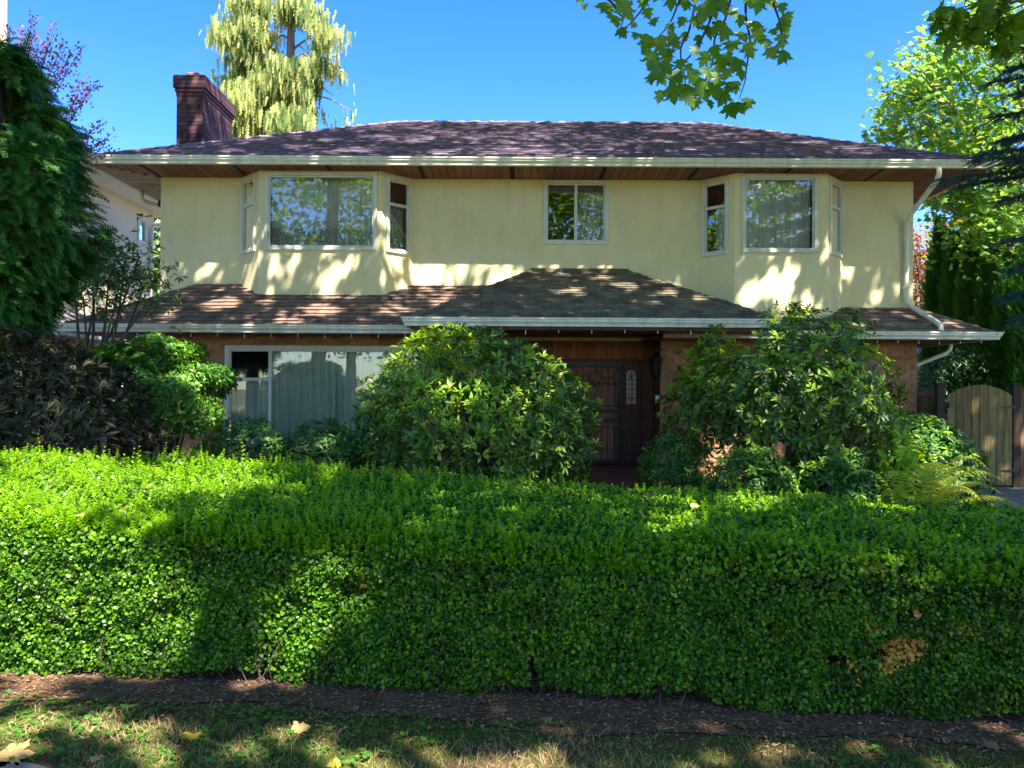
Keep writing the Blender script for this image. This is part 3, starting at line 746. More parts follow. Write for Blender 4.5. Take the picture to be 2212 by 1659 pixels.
# --- chimney ---------------------------------------------------------------------------------------------------------
ch = MB(); CX0, CX1, CY0, CY1, CZ = -7.10, -6.55, 16.2, 17.85, 8.02
ch.box(CX0, CX1, CY0, CY1, 2.0, CZ)
ch = ch.build("chimney", mortar_d, house)
Tf = frame_T((CX0, CY0, 0), (1, 0, 0)); Ts_ = frame_T((CX1, CY0, 0), (0, 1, 0))
Tlft = frame_T((CX0, CY1, 0), (0, -1, 0))
nb += brick_part(bricks(Tf, CX1 - CX0, 5.9, CZ, [], 11), Tf, chimbrick_m, ch, lambda c: c[2] > 6.2)
nb += brick_part(bricks(Ts_, CY1 - CY0, 5.9, CZ, [], 12), Ts_, chimbrick_m, ch, lambda c: c[2] > 6.6)
brick_part(bricks(Tlft, CY1 - CY0, 5.9, CZ, [], 13), Tlft, chimbrick_m, ch, None)
for i, (g, z0, z1) in enumerate(((0.022, 7.74, 7.81), (0.042, 7.82, 7.89), (0.062, 7.90, 8.17))):
    k = MB(); k.box(CX0 - g, CX1 + g, CY0 - g, CY1 + g, z0, z1, None, 0.012)
    if i == 2:
        for q in range(3): k.box(CX0 - g - 0.004, CX1 + g + 0.004, CY0 - g - 0.004, CY1 + g + 0.004, z0 + 0.08 * q + 0.004, z0 + 0.08 * q + 0.072) if q < 4 else None
    k.build("corbel", chimbrick_m, ch)
fm = M("clay_flue", (0.45, 0.15, 0.06), 0.8, (0.36, 0.12, 0.05), 8)
k = MB(); k.box(CX0 + 0.15, CX0 + 0.44, CY0 + 0.1, CY0 + 0.5, 8.16, 8.29, None, 0.02); k.build("flue", fm, ch)
k = MB(); k.box(CX0 + 0.15, CX0 + 0.44, CY0 + 0.75, CY0 + 1.15, 8.16, 8.25, None, 0.02); k.build("flue", fm, ch)
print("single bricks", nb)

# --- icicle string lights under the gutters -----------------------------------------------------------------------------
bulb_m = M("clear_bulb", (0.75, 0.75, 0.70), 0.3, spec=0.5); cable = M("white_cable", (0.25, 0.24, 0.22), 0.6)
def string_lights(x0, x1, y, z, step, label, grp=None):
    s = empty("string_lights", ((x0 + x1) / 2, y, z), label, "string lights", "light strings under the gutters")
    pts = [(x, y, z - 0.012 * abs(math.sin((x - x0) * math.pi / step))) for x in np.arange(x0, x1, step / 6)]
    MB().tube(pts, 0.003, 4).build("cord", cable, s)
    r = random.Random(int(x0 * 10)); x = x0
    while x < x1:
        l = r.uniform(0.05, 0.09); lathe(MB(), (x, y, z), [(0.004, 0), (0.005, -l * 0.4), (0.008, -l * 0.55), (0.007, -l * 0.9), (0.0, -l)], 6).build("bulb", bulb_m, s)
        x += step
string_lights(-6.6, -1.6, LY + 0.03, ZL - 0.125, 0.44, "string of small white bulbs under the gutter above the wide ground floor window")
string_lights(-1.3, 3.9, PY + 0.03, ZP - 0.16, 0.50, "string of small white bulbs along the porch gutter")
string_lights(5.6, 8.2, RY_ + 0.03, ZL - 0.125, 0.36, "string of small bulbs under the gutter above the brick corner")

# ================================================================== NEIGHBOURING BUILDINGS
nst = M("pale_render", (0.80, 0.70, 0.48), 0.9, (0.74, 0.64, 0.43), 1.0, 0.3, 50, spec=0.1)
nwh = M("white_paint", (0.78, 0.78, 0.78), 0.5)
nroof = M("grey_shingle", (0.16, 0.14, 0.14), 0.9, (0.22, 0.20, 0.19), 8, 0.4, 120)
nh = empty("neighbour_house", (-14, 18, -0.1), "pale two storey neighbouring house with white eaves behind the conifer", "house")
NX, NY0, NY1, NZ = -10.0, 13.6, 21.4, 6.45
b = MB(); Tn = frame_T((NX, NY0, 0), (0, 1, 0)); nw = (6.85, 7.32, 5.45, 6.15); nw2 = (1.1, 2.9, 0.9, 2.2); nw3 = (4.2, 6.4, 0.9, 2.2)
wall_panel(b, Tn, NY1 - NY0, -0.2, NZ, [nw, nw2, nw3]); wall_panel(b, frame_T((-22, NY0, 0), (1, 0, 0)), 12, -0.2, NZ)
wall_panel(b, frame_T((NX, NY1, 0), (-1, 0, 0)), 12, -0.2, NZ); b.build("wall", nst, nh)
for w_ in (nw, nw2, nw3):
    window(Tn, *w_, t=0.07, parent=nh)
b = MB(); b.box(-12, NX - 0.6, NY0 + 0.3, NY1 - 0.3, 0, NZ); b.build("interior", dark_in, nh)
b = MB(); e0, e1, f0, f1 = -23, NX + 0.72, NY0 - 0.9, NY1 + 0.7
b.add([(e0, f0, NZ + 0.12), (e1, f0, NZ + 0.12), (e1, f1, NZ + 0.12), (e0, f1, NZ + 0.12), (-19, 17.5, NZ + 2.2), (-13.5, 17.5, NZ + 2.2)], [(0, 1, 5, 4), (1, 2, 5), (2, 3, 4, 5), (3, 0, 4)]); b.build("roof", nroof, nh)
b = MB(); b.box(e0, e1, f0, f1, NZ, NZ + 0.02); b.box(e1 - 0.03, e1, f0, f1, NZ + 0.02, NZ + 0.18); b.box(e0, e1 - 0.04, f0 - 0.03, f0, NZ + 0.02, NZ + 0.18); b.build("fascia", nwh, nh)
b = MB(); b.box(e1 + 0.002, e1 + 0.12, f0, f1, NZ + 0.07, NZ + 0.20, None, 0.02); b.build("gutter", nwh, nh)
b = MB(); b.add([(NX + 0.9, NY0 - 0.4, 2.75), (NX + 0.9, NY1 + 0.5, 2.75), (NX + 0.01, NY1 + 0.5, 3.3), (NX + 0.01, NY0 - 0.4, 3.3)], [(0, 1, 2, 3)]); b.build("lower_roof", nroof, nh)
b = MB(); b.box(NX + 0.86, NX + 0.98, NY0 - 0.4, NY1 + 0.5, 2.6, 2.74, None, 0.02); b.box(NX, NX + 0.86, NY0 - 0.4, NY1 + 0.5, 2.58, 2.6); b.build("lower_eave", nwh, nh)
for yy in (NY1 - 0.25,):
    MB().tube([(e1 + 0.05, yy + 0.5, NZ + 0.05), (e1, yy + 0.5, NZ - 0.1), (NX + 0.08, yy, NZ - 0.45), (NX + 0.06, yy, NZ - 0.7), (NX + 0.06, yy, 3.3)], 0.05, 8).build("downspout", nwh, nh)
for yy in (13.9, 16.9):
    MB().box(NX + 0.72, NX + 0.86, yy, yy + 0.14, -0.1, 2.58, None, 0.01).build("post", nwh, nh)
MB().box(NX - 0.0, NX + 0.02, NY0, NY1, 0.62, 0.66).build("band", nwh, nh)
gar = empty("garage", (14, 22, -0.1), "low outbuilding with white gutter glimpsed past the brick corner", "garage")
b = MB(); b.box(10.6, 17, 20.6, 25, -0.2, 2.5); b.build("wall", nst, gar)
b = MB(); b.add([(10.2, 20.1, 2.62), (17.4, 20.1, 2.62), (17.4, 22.8, 3.4), (10.2, 22.8, 3.4)], [(0, 1, 2, 3)]); b.build("roof", M("pink_shingle", (0.36, 0.27, 0.28), 0.9, (0.28, 0.21, 0.22), 9), gar)
b = MB(); b.box(10.15, 17.4, 19.98, 20.1, 2.46, 2.61, None, 0.02); b.box(10.2, 17.4, 20.1, 20.6, 2.44, 2.46); b.build("gutter", nwh, gar)

# ================================================================== GATE, FENCE, POLE
gwood = M("weathered_cedar", (0.34, 0.24, 0.10), 0.85, (0.20, 0.155, 0.06), 2.2, 0.5, 25, spec=0.15, island=0.32, stretch=(9, 9, 0.8), blend=(0.3, 0.7))
fwood = M("brown_fence_cedar", (0.22, 0.125, 0.065), 0.85, (0.15, 0.085, 0.045), 3, 0.5, 25, spec=0.15, island=0.2, stretch=(9, 9, 0.8))
streaks(gwood, 0.55, (5, 5, 0.5)); streaks(fwood, 0.3, (5, 5, 0.5))
pwood = M("dark_post", (0.055, 0.035, 0.022), 0.85, (0.08, 0.05, 0.03), 4, 0.4, 30, stretch=(6, 6, 0.8))
GY = 13.75; gx0, gx1 = (2046 - 1106) * GY / FPX, (2187 - 1106) * GY / FPX
gate = empty("garden_gate", ((gx0 + gx1) / 2, GY, -0.12), "weathered arched wooden board gate beside the brick corner", "gate")
nbd = 8; zb, zs_, ztp = -0.07, 1.53, 1.72
for i in range(nbd):
    a, c_ = gx0 + (gx1 - gx0) * i / nbd + 0.005, gx0 + (gx1 - gx0) * (i + 1) / nbd - 0.005
    arcz = lambda x_: zs_ + (ztp - zs_) * (1 - ((x_ - (gx0 + gx1) / 2) / ((gx1 - gx0) / 2)) ** 2)
    y = GY + R.uniform(-0.003, 0.003); m_ = (a + c_) / 2
    MB().prism([(a, y, zb), (c_, y, zb), (c_, y, arcz(c_)), (m_, y, arcz(m_)), (a, y, arcz(a))], (0, 0, 0), (0, 0.022, 0)).build("board", gwood, gate)
MB().box(gx0 + 0.02, gx1 - 0.02, GY + 0.024, GY + 0.06, 0.2, 0.29).build("rail", gwood, gate)
MB().box(gx0 + 0.02, gx1 - 0.02, GY + 0.024, GY + 0.06, 1.2, 1.29).build("rail", gwood, gate)
for zh in (0.19, 1.32):
    MB().prism([(gx1 - 0.24, GY - 0.012, zh), (gx1 + 0.05, GY - 0.012, zh - 0.03), (gx1 + 0.05, GY - 0.012, zh + 0.03)], (0, 0, 0), (0, 0.008, 0)).build("hinge", black_metal, gate)
b = MB(); b.box(gx0 - 0.05, gx0 + 0.06, GY - 0.02, GY - 0.006, 1.33, 1.36); b.box(gx0 + 0.0, gx0 + 0.03, GY - 0.05, GY - 0.02, 1.30, 1.40, None, 0.006); b.build("latch", black_metal, gate)
for xa, lab in ((gx0 - 0.17, "dark square gate post on the latch side"), (gx1 + 0.02, "dark square gate post on the hinge side")):
    p = empty("gate_post", (xa + 0.07, GY + 0.05, -0.12), lab, "post", "posts of the garden gate")
    MB().box(xa, xa + 0.14, GY, GY + 0.12, -0.15, 1.72, None, 0.006).build("shaft", pwood, p)
    MB().box(xa - 0.02, xa + 0.16, GY - 0.02, GY + 0.14, 1.722, 1.755, None, 0.008).build("cap", pwood, p)
def fence(x0, x1, y, lab, z1):
    f = empty("fence", ((x0 + x1) / 2, y, -0.12), lab, "fence", "wooden fence panels")
    x = x0
    while x < x1 - 0.03:
        w = min(0.14, x1 - x); MB().box(x, x + w - 0.006, y, y + 0.02, -0.1, z1).build("board", fwood, f); x += 0.14
    MB().box(x0, x1, y - 0.03, y - 0.002, z1 - 0.12, z1 - 0.03, None, 0.004).build("rail", fwood, f)
    MB().box(x0, x1, y - 0.045, y + 0.045, z1 + 0.002, z1 + 0.035, None, 0.006).build("cap_rail", fwood, f)
fence(7.50, 8.05, 14.35, "short brown board fence between brick corner and gate post", 1.62)
fence(gx1 + 0.17, gx1 + 3.2, GY + 0.05, "shaded board fence on the hinge side of the gate", 1.62)
pp = P(-2, 30, 17.0)
pole = empty("utility_pole", (pp[0], pp[1], -0.1), "pale utility pole rising behind the dark conifer", "pole")
MB().tube([(pp[0], pp[1], -0.2), (pp[0], pp[1], 6.0), (pp[0], pp[1], 12.5)], [0.19, 0.17, 0.14], 14).build("shaft", M("pale_pole", (0.46, 0.38, 0.27), 0.8, (0.38, 0.31, 0.22), 3, 0.3, 20, stretch=(6, 6, 0.6)), pole)
MB().box(pp[0] - 1.1, pp[0] + 1.1, pp[1] - 0.24, pp[1] - 0.14, 11.8, 11.92).build("crossarm", fwood, pole)
# ================================================================== FOLIAGE TOOLS
def unit(v): return v / (np.linalg.norm(v, axis=-1, keepdims=True) + 1e-9)
class Wob:
    """smooth random field"""
    def __init__(s, seed, freq, n=14):
        g = np.random.default_rng(seed); s.k = g.normal(size=(n, 3)) * freq; s.p = g.uniform(0, 6.28, n)
    def __call__(s, p): return np.sin(np.asarray(p) @ s.k.T + s.p).mean(-1) * 1.9

def frames(d, n):
    d = unit(d); s = unit(np.cross(d, n)); n = np.cross(s, d)
    return s, d, n
def scatter(tv, tf, pos, d, n, sc):
    """copies of a small shape: tv (k,3): x across, y along, z up"""
    s, d, n = frames(np.asarray(d, float), np.asarray(n, float))
    sc = np.broadcast_to(np.asarray(sc, float), (len(pos),))[:, None, None]
    V = pos[:, None, :] + sc * (tv[None, :, 0:1] * s[:, None, :] + tv[None, :, 1:2] * d[:, None, :] + tv[None, :, 2:3] * n[:, None, :])
    F = tf[None] + (np.arange(len(pos)) * len(tv))[:, None, None]
    return V.reshape(-1, 3), F.reshape(-1, tf.shape[1])
def join(parts):
    Vs, Fs, Ms, b = [], [], [], 0
    for p in parts:
        V, F = p[0], p[1]
        if len(V) == 0: continue
        Vs.append(V); Fs.append(F + b); Ms.append(np.full(len(F), p[2] if len(p) > 2 else 0)); b += len(V)
    return np.concatenate(Vs), np.concatenate(Fs), np.concatenate(Ms)
def rand_dir(n, g=rng): return unit(g.normal(size=(n, 3)))
def perp(a, g=rng): return unit(np.cross(a, rand_dir(len(a), g)))

OVAL = (np.array([(0, 0, 0), (0.25, 0.3, 0.05), (0.25, 0.68, 0.05), (0, 1, -0.04), (-0.25, 0.68, 0.05), (-0.25, 0.3, 0.05)]), np.array([(0, 1, 2), (0, 2, 3), (0, 3, 4), (0, 4, 5)]))
ROUND = (np.array([(0, 0, 0), (0.36, 0.3, 0.04), (0.36, 0.72, 0.04), (0, 1, -0.03), (-0.36, 0.72, 0.04), (-0.36, 0.3, 0.04)]), OVAL[1])
LONG = (np.array([(0, 0, 0), (0.10, 0.3, 0.05), (0.145, 0.64, 0.03), (0, 1, -0.10), (-0.145, 0.64, 0.03), (-0.10, 0.3, 0.05), (0, 0.5, 0.0)]),
        np.array([(0, 1, 6), (1, 2, 6), (2, 3, 6), (3, 4, 6), (4, 5, 6), (5, 0, 6)]))
KITE = (np.array([(0, 0, 0), (0.42, 0.45, 0.06), (0, 1, -0.05), (-0.42, 0.45, 0.06)]), np.array([(0, 1, 2), (0, 2, 3)]))
def plane_leaf(seed=0, teeth=True):
    """lobed leaf of a plane tree, base at the origin"""
    r = random.Random(seed)
    half = [(0.0, -0.02), (0.13, -0.06), (0.30, 0.0), (0.34, 0.10), (0.42, 0.10), (0.62, 0.16), (0.50, 0.25), (0.50, 0.34), (0.28, 0.36), (0.37, 0.47), (0.34, 0.55), (0.56, 0.66), (0.40, 0.66), (0.30, 0.68), (0.20, 0.58), (0.22, 0.72), (0.13, 0.80), (0.0, 1.0)]
    jit = lambda p: (p[0] * r.uniform(0.9, 1.1), p[1] + r.uniform(-0.02, 0.02))
    right = [half[0]] + [jit(p) for p in half[1:-1]] + [half[-1]]; left = [(-x, y) for x, y in [jit(p) for p in half[1:-1]]][::-1]
    out = right + left
    bend = lambda x, y: -0.22 * x * x - 0.12 * (y - 0.3) ** 2 + 0.03 * math.sin(9 * x + 5 * y + seed) + 0.05 * abs(x)
    V_ = [(0, 0.32, bend(0, 0.32))] + [(x, y, bend(x, y)) for x, y in out]; n = len(out)
    return np.array(V_), np.array([(0, 1 + i, 1 + (i + 1) % n) for i in range(n)])
def simple_plane_leaf():
    o = [(0, 0), (0.3, 0.02), (0.55, 0.18), (0.30, 0.36), (0.50, 0.66), (0.2, 0.62), (0, 1.0), (-0.2, 0.62), (-0.50, 0.66), (-0.30, 0.36), (-0.55, 0.18), (-0.3, 0.02)]
    V_ = [(0, 0.35, 0.03)] + [(x, y, -0.15 * x * x - 0.08 * y * y) for x, y in o]
    return np.array(V_), np.array([(0, 1 + i, 1 + (i + 1) % 12) for i in range(12)])
PLANE = simple_plane_leaf()

def whorls(pos, axis, k, L, tmpl, spread=(55, 95), droop=0.25, g=rng, jit=0.2, size=None):
    """k leaves round each shoot tip"""
    n = len(pos); a = unit(axis); p = perp(a, g); q = np.cross(a, p)
    out = []
    for i in range(k):
        t = 2 * math.pi * i / k + g.uniform(-0.35, 0.35, n) + g.uniform(0, 6.28)
        ph = np.radians(g.uniform(*spread, n))
        rad = np.cos(t)[:, None] * p + np.sin(t)[:, None] * q
        d = a * np.cos(ph)[:, None] + rad * np.sin(ph)[:, None]; d[:, 2] -= droop * g.uniform(0.3, 1.3, n); d = unit(d)
        nr = unit(a * np.sin(ph)[:, None] - rad * np.cos(ph)[:, None] + jit * g.normal(size=(n, 3)))
        sz = L * g.uniform(0.75, 1.2, n) * (1 if size is None else size)
        out.append(scatter(tmpl[0], tmpl[1], pos + d * 0.01, d, nr, sz))
    return out

def dome(c, r, n, seed, lump=0.18, freq=2.2, lo=-0.25, depth=(0.72, 1.0), face=None):
    """shoot tips through the outer shell of a lumpy bush; c: centre, r: half sizes; lo: lowest direction z"""
    g = np.random.default_rng(seed); d = rand_dir(int(n * 2.4), g); d = d[d[:, 2] > lo][:n]
    w = Wob(seed, freq); rr = 1 + lump * w(d) + 0.5 * lump * Wob(seed + 1, freq * 2.7)(d)
    t = g.uniform(0, 1, len(d)) ** 0.45 * (depth[1] - depth[0]) + depth[0]
    p = np.array(c) + d * (rr * t)[:, None] * np.array(r)
    nrm = unit(d / np.array(r))
    return p, nrm, g

def limbs(b, base, tips, r0, g, wander=0.12, n=5):
    for t in tips:
        a = np.array(base) + np.append(g.normal(0, 0.05, 2), 0); t = np.array(t); m = (a + t) / 2 + g.normal(0, wander, 3)
        b.tube(curve([a, m, t], n), np.linspace(r0, r0 * 0.25, 2 * n + 1), 6)

bark_d = M("dark_bark", (0.06, 0.042, 0.032), 0.9, (0.10, 0.075, 0.06), 8, 0.7, 40, spec=0.1, stretch=(3, 3, 0.7))
bark_l = M("pale_bark", (0.30, 0.23, 0.18), 0.9, (0.20, 0.15, 0.12), 6, 0.6, 30, spec=0.1, stretch=(3, 3, 0.6))
bark_p = M("plane_bark", (0.28, 0.25, 0.18), 0.85, (0.16, 0.14, 0.10), 3, 0.4, 25, spec=0.1)

# ================================================================== STREET TREES (they shade the place; one bough hangs into view)
plane_m = leaf_mat("plane_leaf", (0.075, 0.17, 0.015), (0.14, 0.25, 0.025), 0.5, rough=0.5, spec=0.3)
SUNSPOTS = []                          # gaps cut through the crowns toward the sun: (point kept sunlit, radius)
def spot(px, py, d, r): SUNSPOTS.append((P(px, py, d), r))
for a in ((20, 1060, 4.9, .5), (150, 1090, 4.8, .46), (280, 1045, 5.3, .42), (420, 1050, 5.3, .40), (-120, 1090, 4.7, .5), (500, 1010, 6.0, .25), (120, 1000, 6.0, .3),
          (10, 1200, 4.25, .26), (30, 1330, 4.25, .20), (60, 1150, 4.3, .2), (160, 1260, 4.2, .16), (130, 1400, 4.2, .12), (230, 1200, 4.2, .12), (345, 1290, 4.15, .16), (150, 560, 8.3, .12), (120, 330, 8.4, .12), (400, 1350, 4.15, .10), (310, 1400, 4.15, .1), (250, 1390, 4.15, .08),
          (560, 1420, 4.1, .13), (590, 1480, 4.1, .08), (710, 1350, 4.05, .12), (690, 1240, 4.05, .06), (1440, 1150, 4.3, .12), (1430, 1260, 3.95, .10), (1480, 1100, 4.6, .1),
          (1500, 1090, 5.0, .14), (1640, 1080, 5.3, .16), (1900, 1080, 5.2, .2), (1830, 1260, 3.9, .05),
          (300, 1555, 3.7, .07), (310, 1615, 3.5, .10), (650, 1580, 3.6, .09), (50, 1600, 3.55, .12), (1100, 1645, 3.3, .08), (780, 1640, 3.3, .13), (1050, 1600, 3.45, .06), (1700, 1640, 3.3, .09), (560, 1610, 3.5, .07), (1280, 1560, 3.6, .06), (1820, 1545, 3.6, .07), (480, 1630, 3.4, .08), (180, 1560, 3.7, .06), (1500, 1650, 3.3, .08), (1950, 1640, 3.3, .06), (20, 1500, 3.9, .06),
          (440, 800, 9.3, .30), (380, 750, 9.4, .18), (460, 870, 9.2, .22), (330, 740, 9.4, .12), (860, 790, 9.2, .22), (900, 740, 9.4, .25), (1000, 730, 9.4, .2), (1180, 830, 9.2, .22), (960, 960, 8.6, .14), (1100, 940, 8.6, .1), (800, 880, 9, .12),
          (1960, 980, 9.2, .28), (2000, 1040, 8.8, .25), (1900, 930, 9.4, .15), (2100, 1060, 8.8, .12), (1580, 940, 13.9, .35), (1590, 1010, 13.9, .22), (500, 910, 13.3, .1), (1800, 760, 9.8, .12), (1700, 690, 9.8, .15), (700, 950, 8.8, .12), (1850, 850, 9.8, .14),
          (700, 610, 13.8, .18), (590, 585, 13.8, .14), (750, 570, 13.8, .12), (640, 565, 13.8, .1), (540, 610, 14.1, .14), (930, 580, 14.3, .17), (985, 590, 14.3, .12), (1080, 605, 14.3, .12), (1010, 565, 14.3, .1), (1200, 570, 14.3, .10), (880, 560, 14.3, .1), (830, 580, 14.0, .12), (400, 560, 14.3, .1), (460, 570, 14.3, .1),
          (1620, 640, 13.8, .16), (1690, 620, 13.8, .16), (1740, 650, 13.8, .12), (1830, 600, 14.3, .09), (1870, 580, 14.3, .08), (1660, 590, 13.8, .08), (1890, 640, 14.3, .08), (830, 500, 14.0, .1), (820, 530, 13.9, .12), (1785, 560, 13.9, .1),
          (480, 660, 13.4, .28), (700, 660, 13.1, .3), (620, 690, 12.8, .2), (850, 660, 13.2, .18), (950, 640, 13.6, .2), (1230, 640, 13.0, .22), (1350, 625, 13.3, .25), (1440, 650, 13.0, .22), (1500, 660, 12.7, .16), (1300, 605, 13.8, .14), (1400, 670, 12.4, .14), (1150, 680, 12.2, .1), (2060, 690, 13.6, .14), (1850, 710, 13.5, .14), (560, 650, 13.5, .16), (360, 690, 12.9, .14),
          (820, 290, 15.6, .35), (900, 300, 15.2, .3), (760, 325, 14.2, .3), (950, 330, 14.0, .3), (1000, 290, 15.6, .18), (1150, 310, 14.8, .18), (1090, 330, 14.0, .3), (1300, 290, 15.6, .2), (1440, 275, 16.6, .3), (1400, 300, 15.2, .16), (1560, 285, 16, .25), (1180, 285, 16, .2), (1320, 320, 14.4, .15), (1500, 320, 14.4, .18), (1620, 300, 15.2, .2), (1850, 318, 14.6, .3), (1750, 300, 15.2, .22), (640, 320, 14.4, .25), (700, 300, 15.2, .25), (500, 330, 14, .25), (360, 335, 13.9, .2), (1940, 350, 13.35, .15), (1250, 340, 13.6, .14), (580, 350, 13.4, .1)):
    spot(*a)
SPT = np.array([s[0] for s in SUNSPOTS]); SPR = np.array([s[1] for s in SUNSPOTS])
def keep_clear(p, pad=0.25, frame=True):
    """drop leaves that stand in a gap, or that would hang into the camera's view"""
    ok = np.ones(len(p), bool)
    for t, r_ in zip(SPT, SPR):
        q = p - t; a = q @ TO_SUN; dist = np.linalg.norm(q - a[:, None] * TO_SUN, axis=1)
        ok &= ~((a > 0.5) & (dist < r_ * (1.0 if t[2] > 5 else 1.1 if t[1] > 11 else 1.25) + 0.03))
    if frame:
        x, y = project(p)
        m = 40 + FPX * pad / np.maximum(p[:, 1], 0.3)
        ok &= ~((p[:, 1] > 0.05) & (x > -m) & (x < 2212 + m) & (y > -m) & (y < 1659 + m))
    return ok
def street_tree(label, trunk, crown_c, crown_r, nclump, per, seed, size=0.24, frame=True, cr=0.55, extra=None):
    g = np.random.default_rng(seed)
    t = empty("street_tree", (trunk[0], trunk[1], 0), label, "tree", "plane trees along the street")
    b = MB(); top = np.array(crown_c) + np.array([0, 0, -crown_r[2] * 0.35])
    b.tube(curve([(trunk[0], trunk[1], -0.2), (trunk[0], trunk[1], 2.2), ((trunk[0] + top[0]) / 2, (trunk[1] + top[1]) / 2, top[2] * 0.62), top], 6), np.linspace(0.36, 0.16, 19), 12)
    d = rand_dir(nclump, g); rr = g.uniform(0, 1, nclump) ** (1 / 2.6)
    c = np.array(crown_c) + d * rr[:, None] * np.array(crown_r) * (1 + 0.18 * Wob(seed, 2.0)(d))[:, None]
    pos = (c[:, None, :] + g.normal(0, cr, (nclump, per, 3)) * np.array([1, 1, 0.55])).reshape(-1, 3)
    if extra is not None:
        pos = np.concatenate([pos, (extra[:, None, :] + g.normal(0, cr * 0.8, (len(extra), per, 3)) * np.array([1, 1, 0.55])).reshape(-1, 3)])
    pos = pos[keep_clear(pos, 0.3, frame)]
    lim = c[keep_clear(c, 0.9, frame)][:26]
    br = MB(); limbs(br, top + np.array([0, 0, -0.6]), lim, 0.11, g, 0.5)
    b.build("trunk", bark_p, t); br.build("limbs", bark_p, t)
    nrm = unit(np.array([0, 0, 1.0]) * 0.9 + g.normal(0, 0.55, pos.shape)); dd = perp(nrm, g)
    tv, tf = KITE
    V_, F_ = scatter(tv * np.array([1.25, 1, 1]), tf, pos, dd, nrm, size * g.uniform(0.65, 1.15, len(pos)))
    link("crown", mesh_np("crown", V_, F_, plane_m), t, kind=None)
    print(label, len(pos)); return t
# extra leaf clumps set along sun rays to shade chosen points
_sh = []
for px in range(640, 2300, 150):
    for py, d_ in ((1060, 5.3), (1110, 4.7), (1180, 4.0), (1300, 3.95), (1430, 3.9), (1545, 3.65)):
        _sh.append((px, py, d_))
for px in range(40, 640, 130): _sh += [(px, 1520, 3.8), (px + 50, 1640, 3.4)]
for px in range(700, 2200, 210): _sh += [(px, 1630, 3.4)]
for px in range(330, 640, 100): _sh += [(px, 1170, 4.2), (px, 1250, 4.15), (px + 40, 1420, 4.1)]
for px in range(1100, 1700, 110): _sh += [(px, 620, 13.3), (px, 670, 12.4)]
SHADE = np.array([P(*a) + TO_SUN * (10.0 + 1.2 * (i % 5)) for i, a in enumerate(_sh)])
tree_b = street_tree("plane tree with a bough of lobed leaves hanging above the roof ridge", (5.2, -2.6), (5.0, 4.6, 14.2), (8.0, 10.0, 6.6), 1050, 26, 1, cr=0.48, extra=SHADE)
street_tree("tall street plane tree shading the hedge on the conifer side", (-7.5, -2.8), (-5.2, 4.2, 14.0), (7.6, 9.8, 6.4), 950, 26, 2, cr=0.48)
street_tree("street plane tree beyond the gate side of the garden", (15.5, -2.6), (13.5, 4.2, 13.6), (6.0, 9.0, 6.2), 520, 26, 3, cr=0.48)
street_tree("plane tree across the street opposite the wide bay window", (-9, -16), (-9, -16, 9.5), (6.0, 5.0, 6.0), 420, 20, 4, 0.32, cr=0.7)
street_tree("plane tree across the street opposite the porch", (3.5, -17), (3.5, -17, 10), (6.0, 5.0, 6.2), 420, 20, 5, 0.32, cr=0.7)
street_tree("plane tree across the street opposite the narrow bay window", (15, -16), (15, -16, 9.5), (6.0, 5.0, 6.0), 420, 20, 6, 0.32, cr=0.7)

street_tree("unseen broad tree added beyond the spruce to darken bay window reflections", (19, 9), (19, 9, 8.0), (4.5, 5.0, 5.5), 260, 22, 7, 0.34, cr=0.7)  # added out of view, fills the side panes' reflection
street_tree("broad tree in the neighbour's front garden", (-19, 8), (-19, 8, 8.0), (4.5, 5.0, 5.5), 260, 22, 8, 0.34, cr=0.7)  # added out of view for the opposite side panes
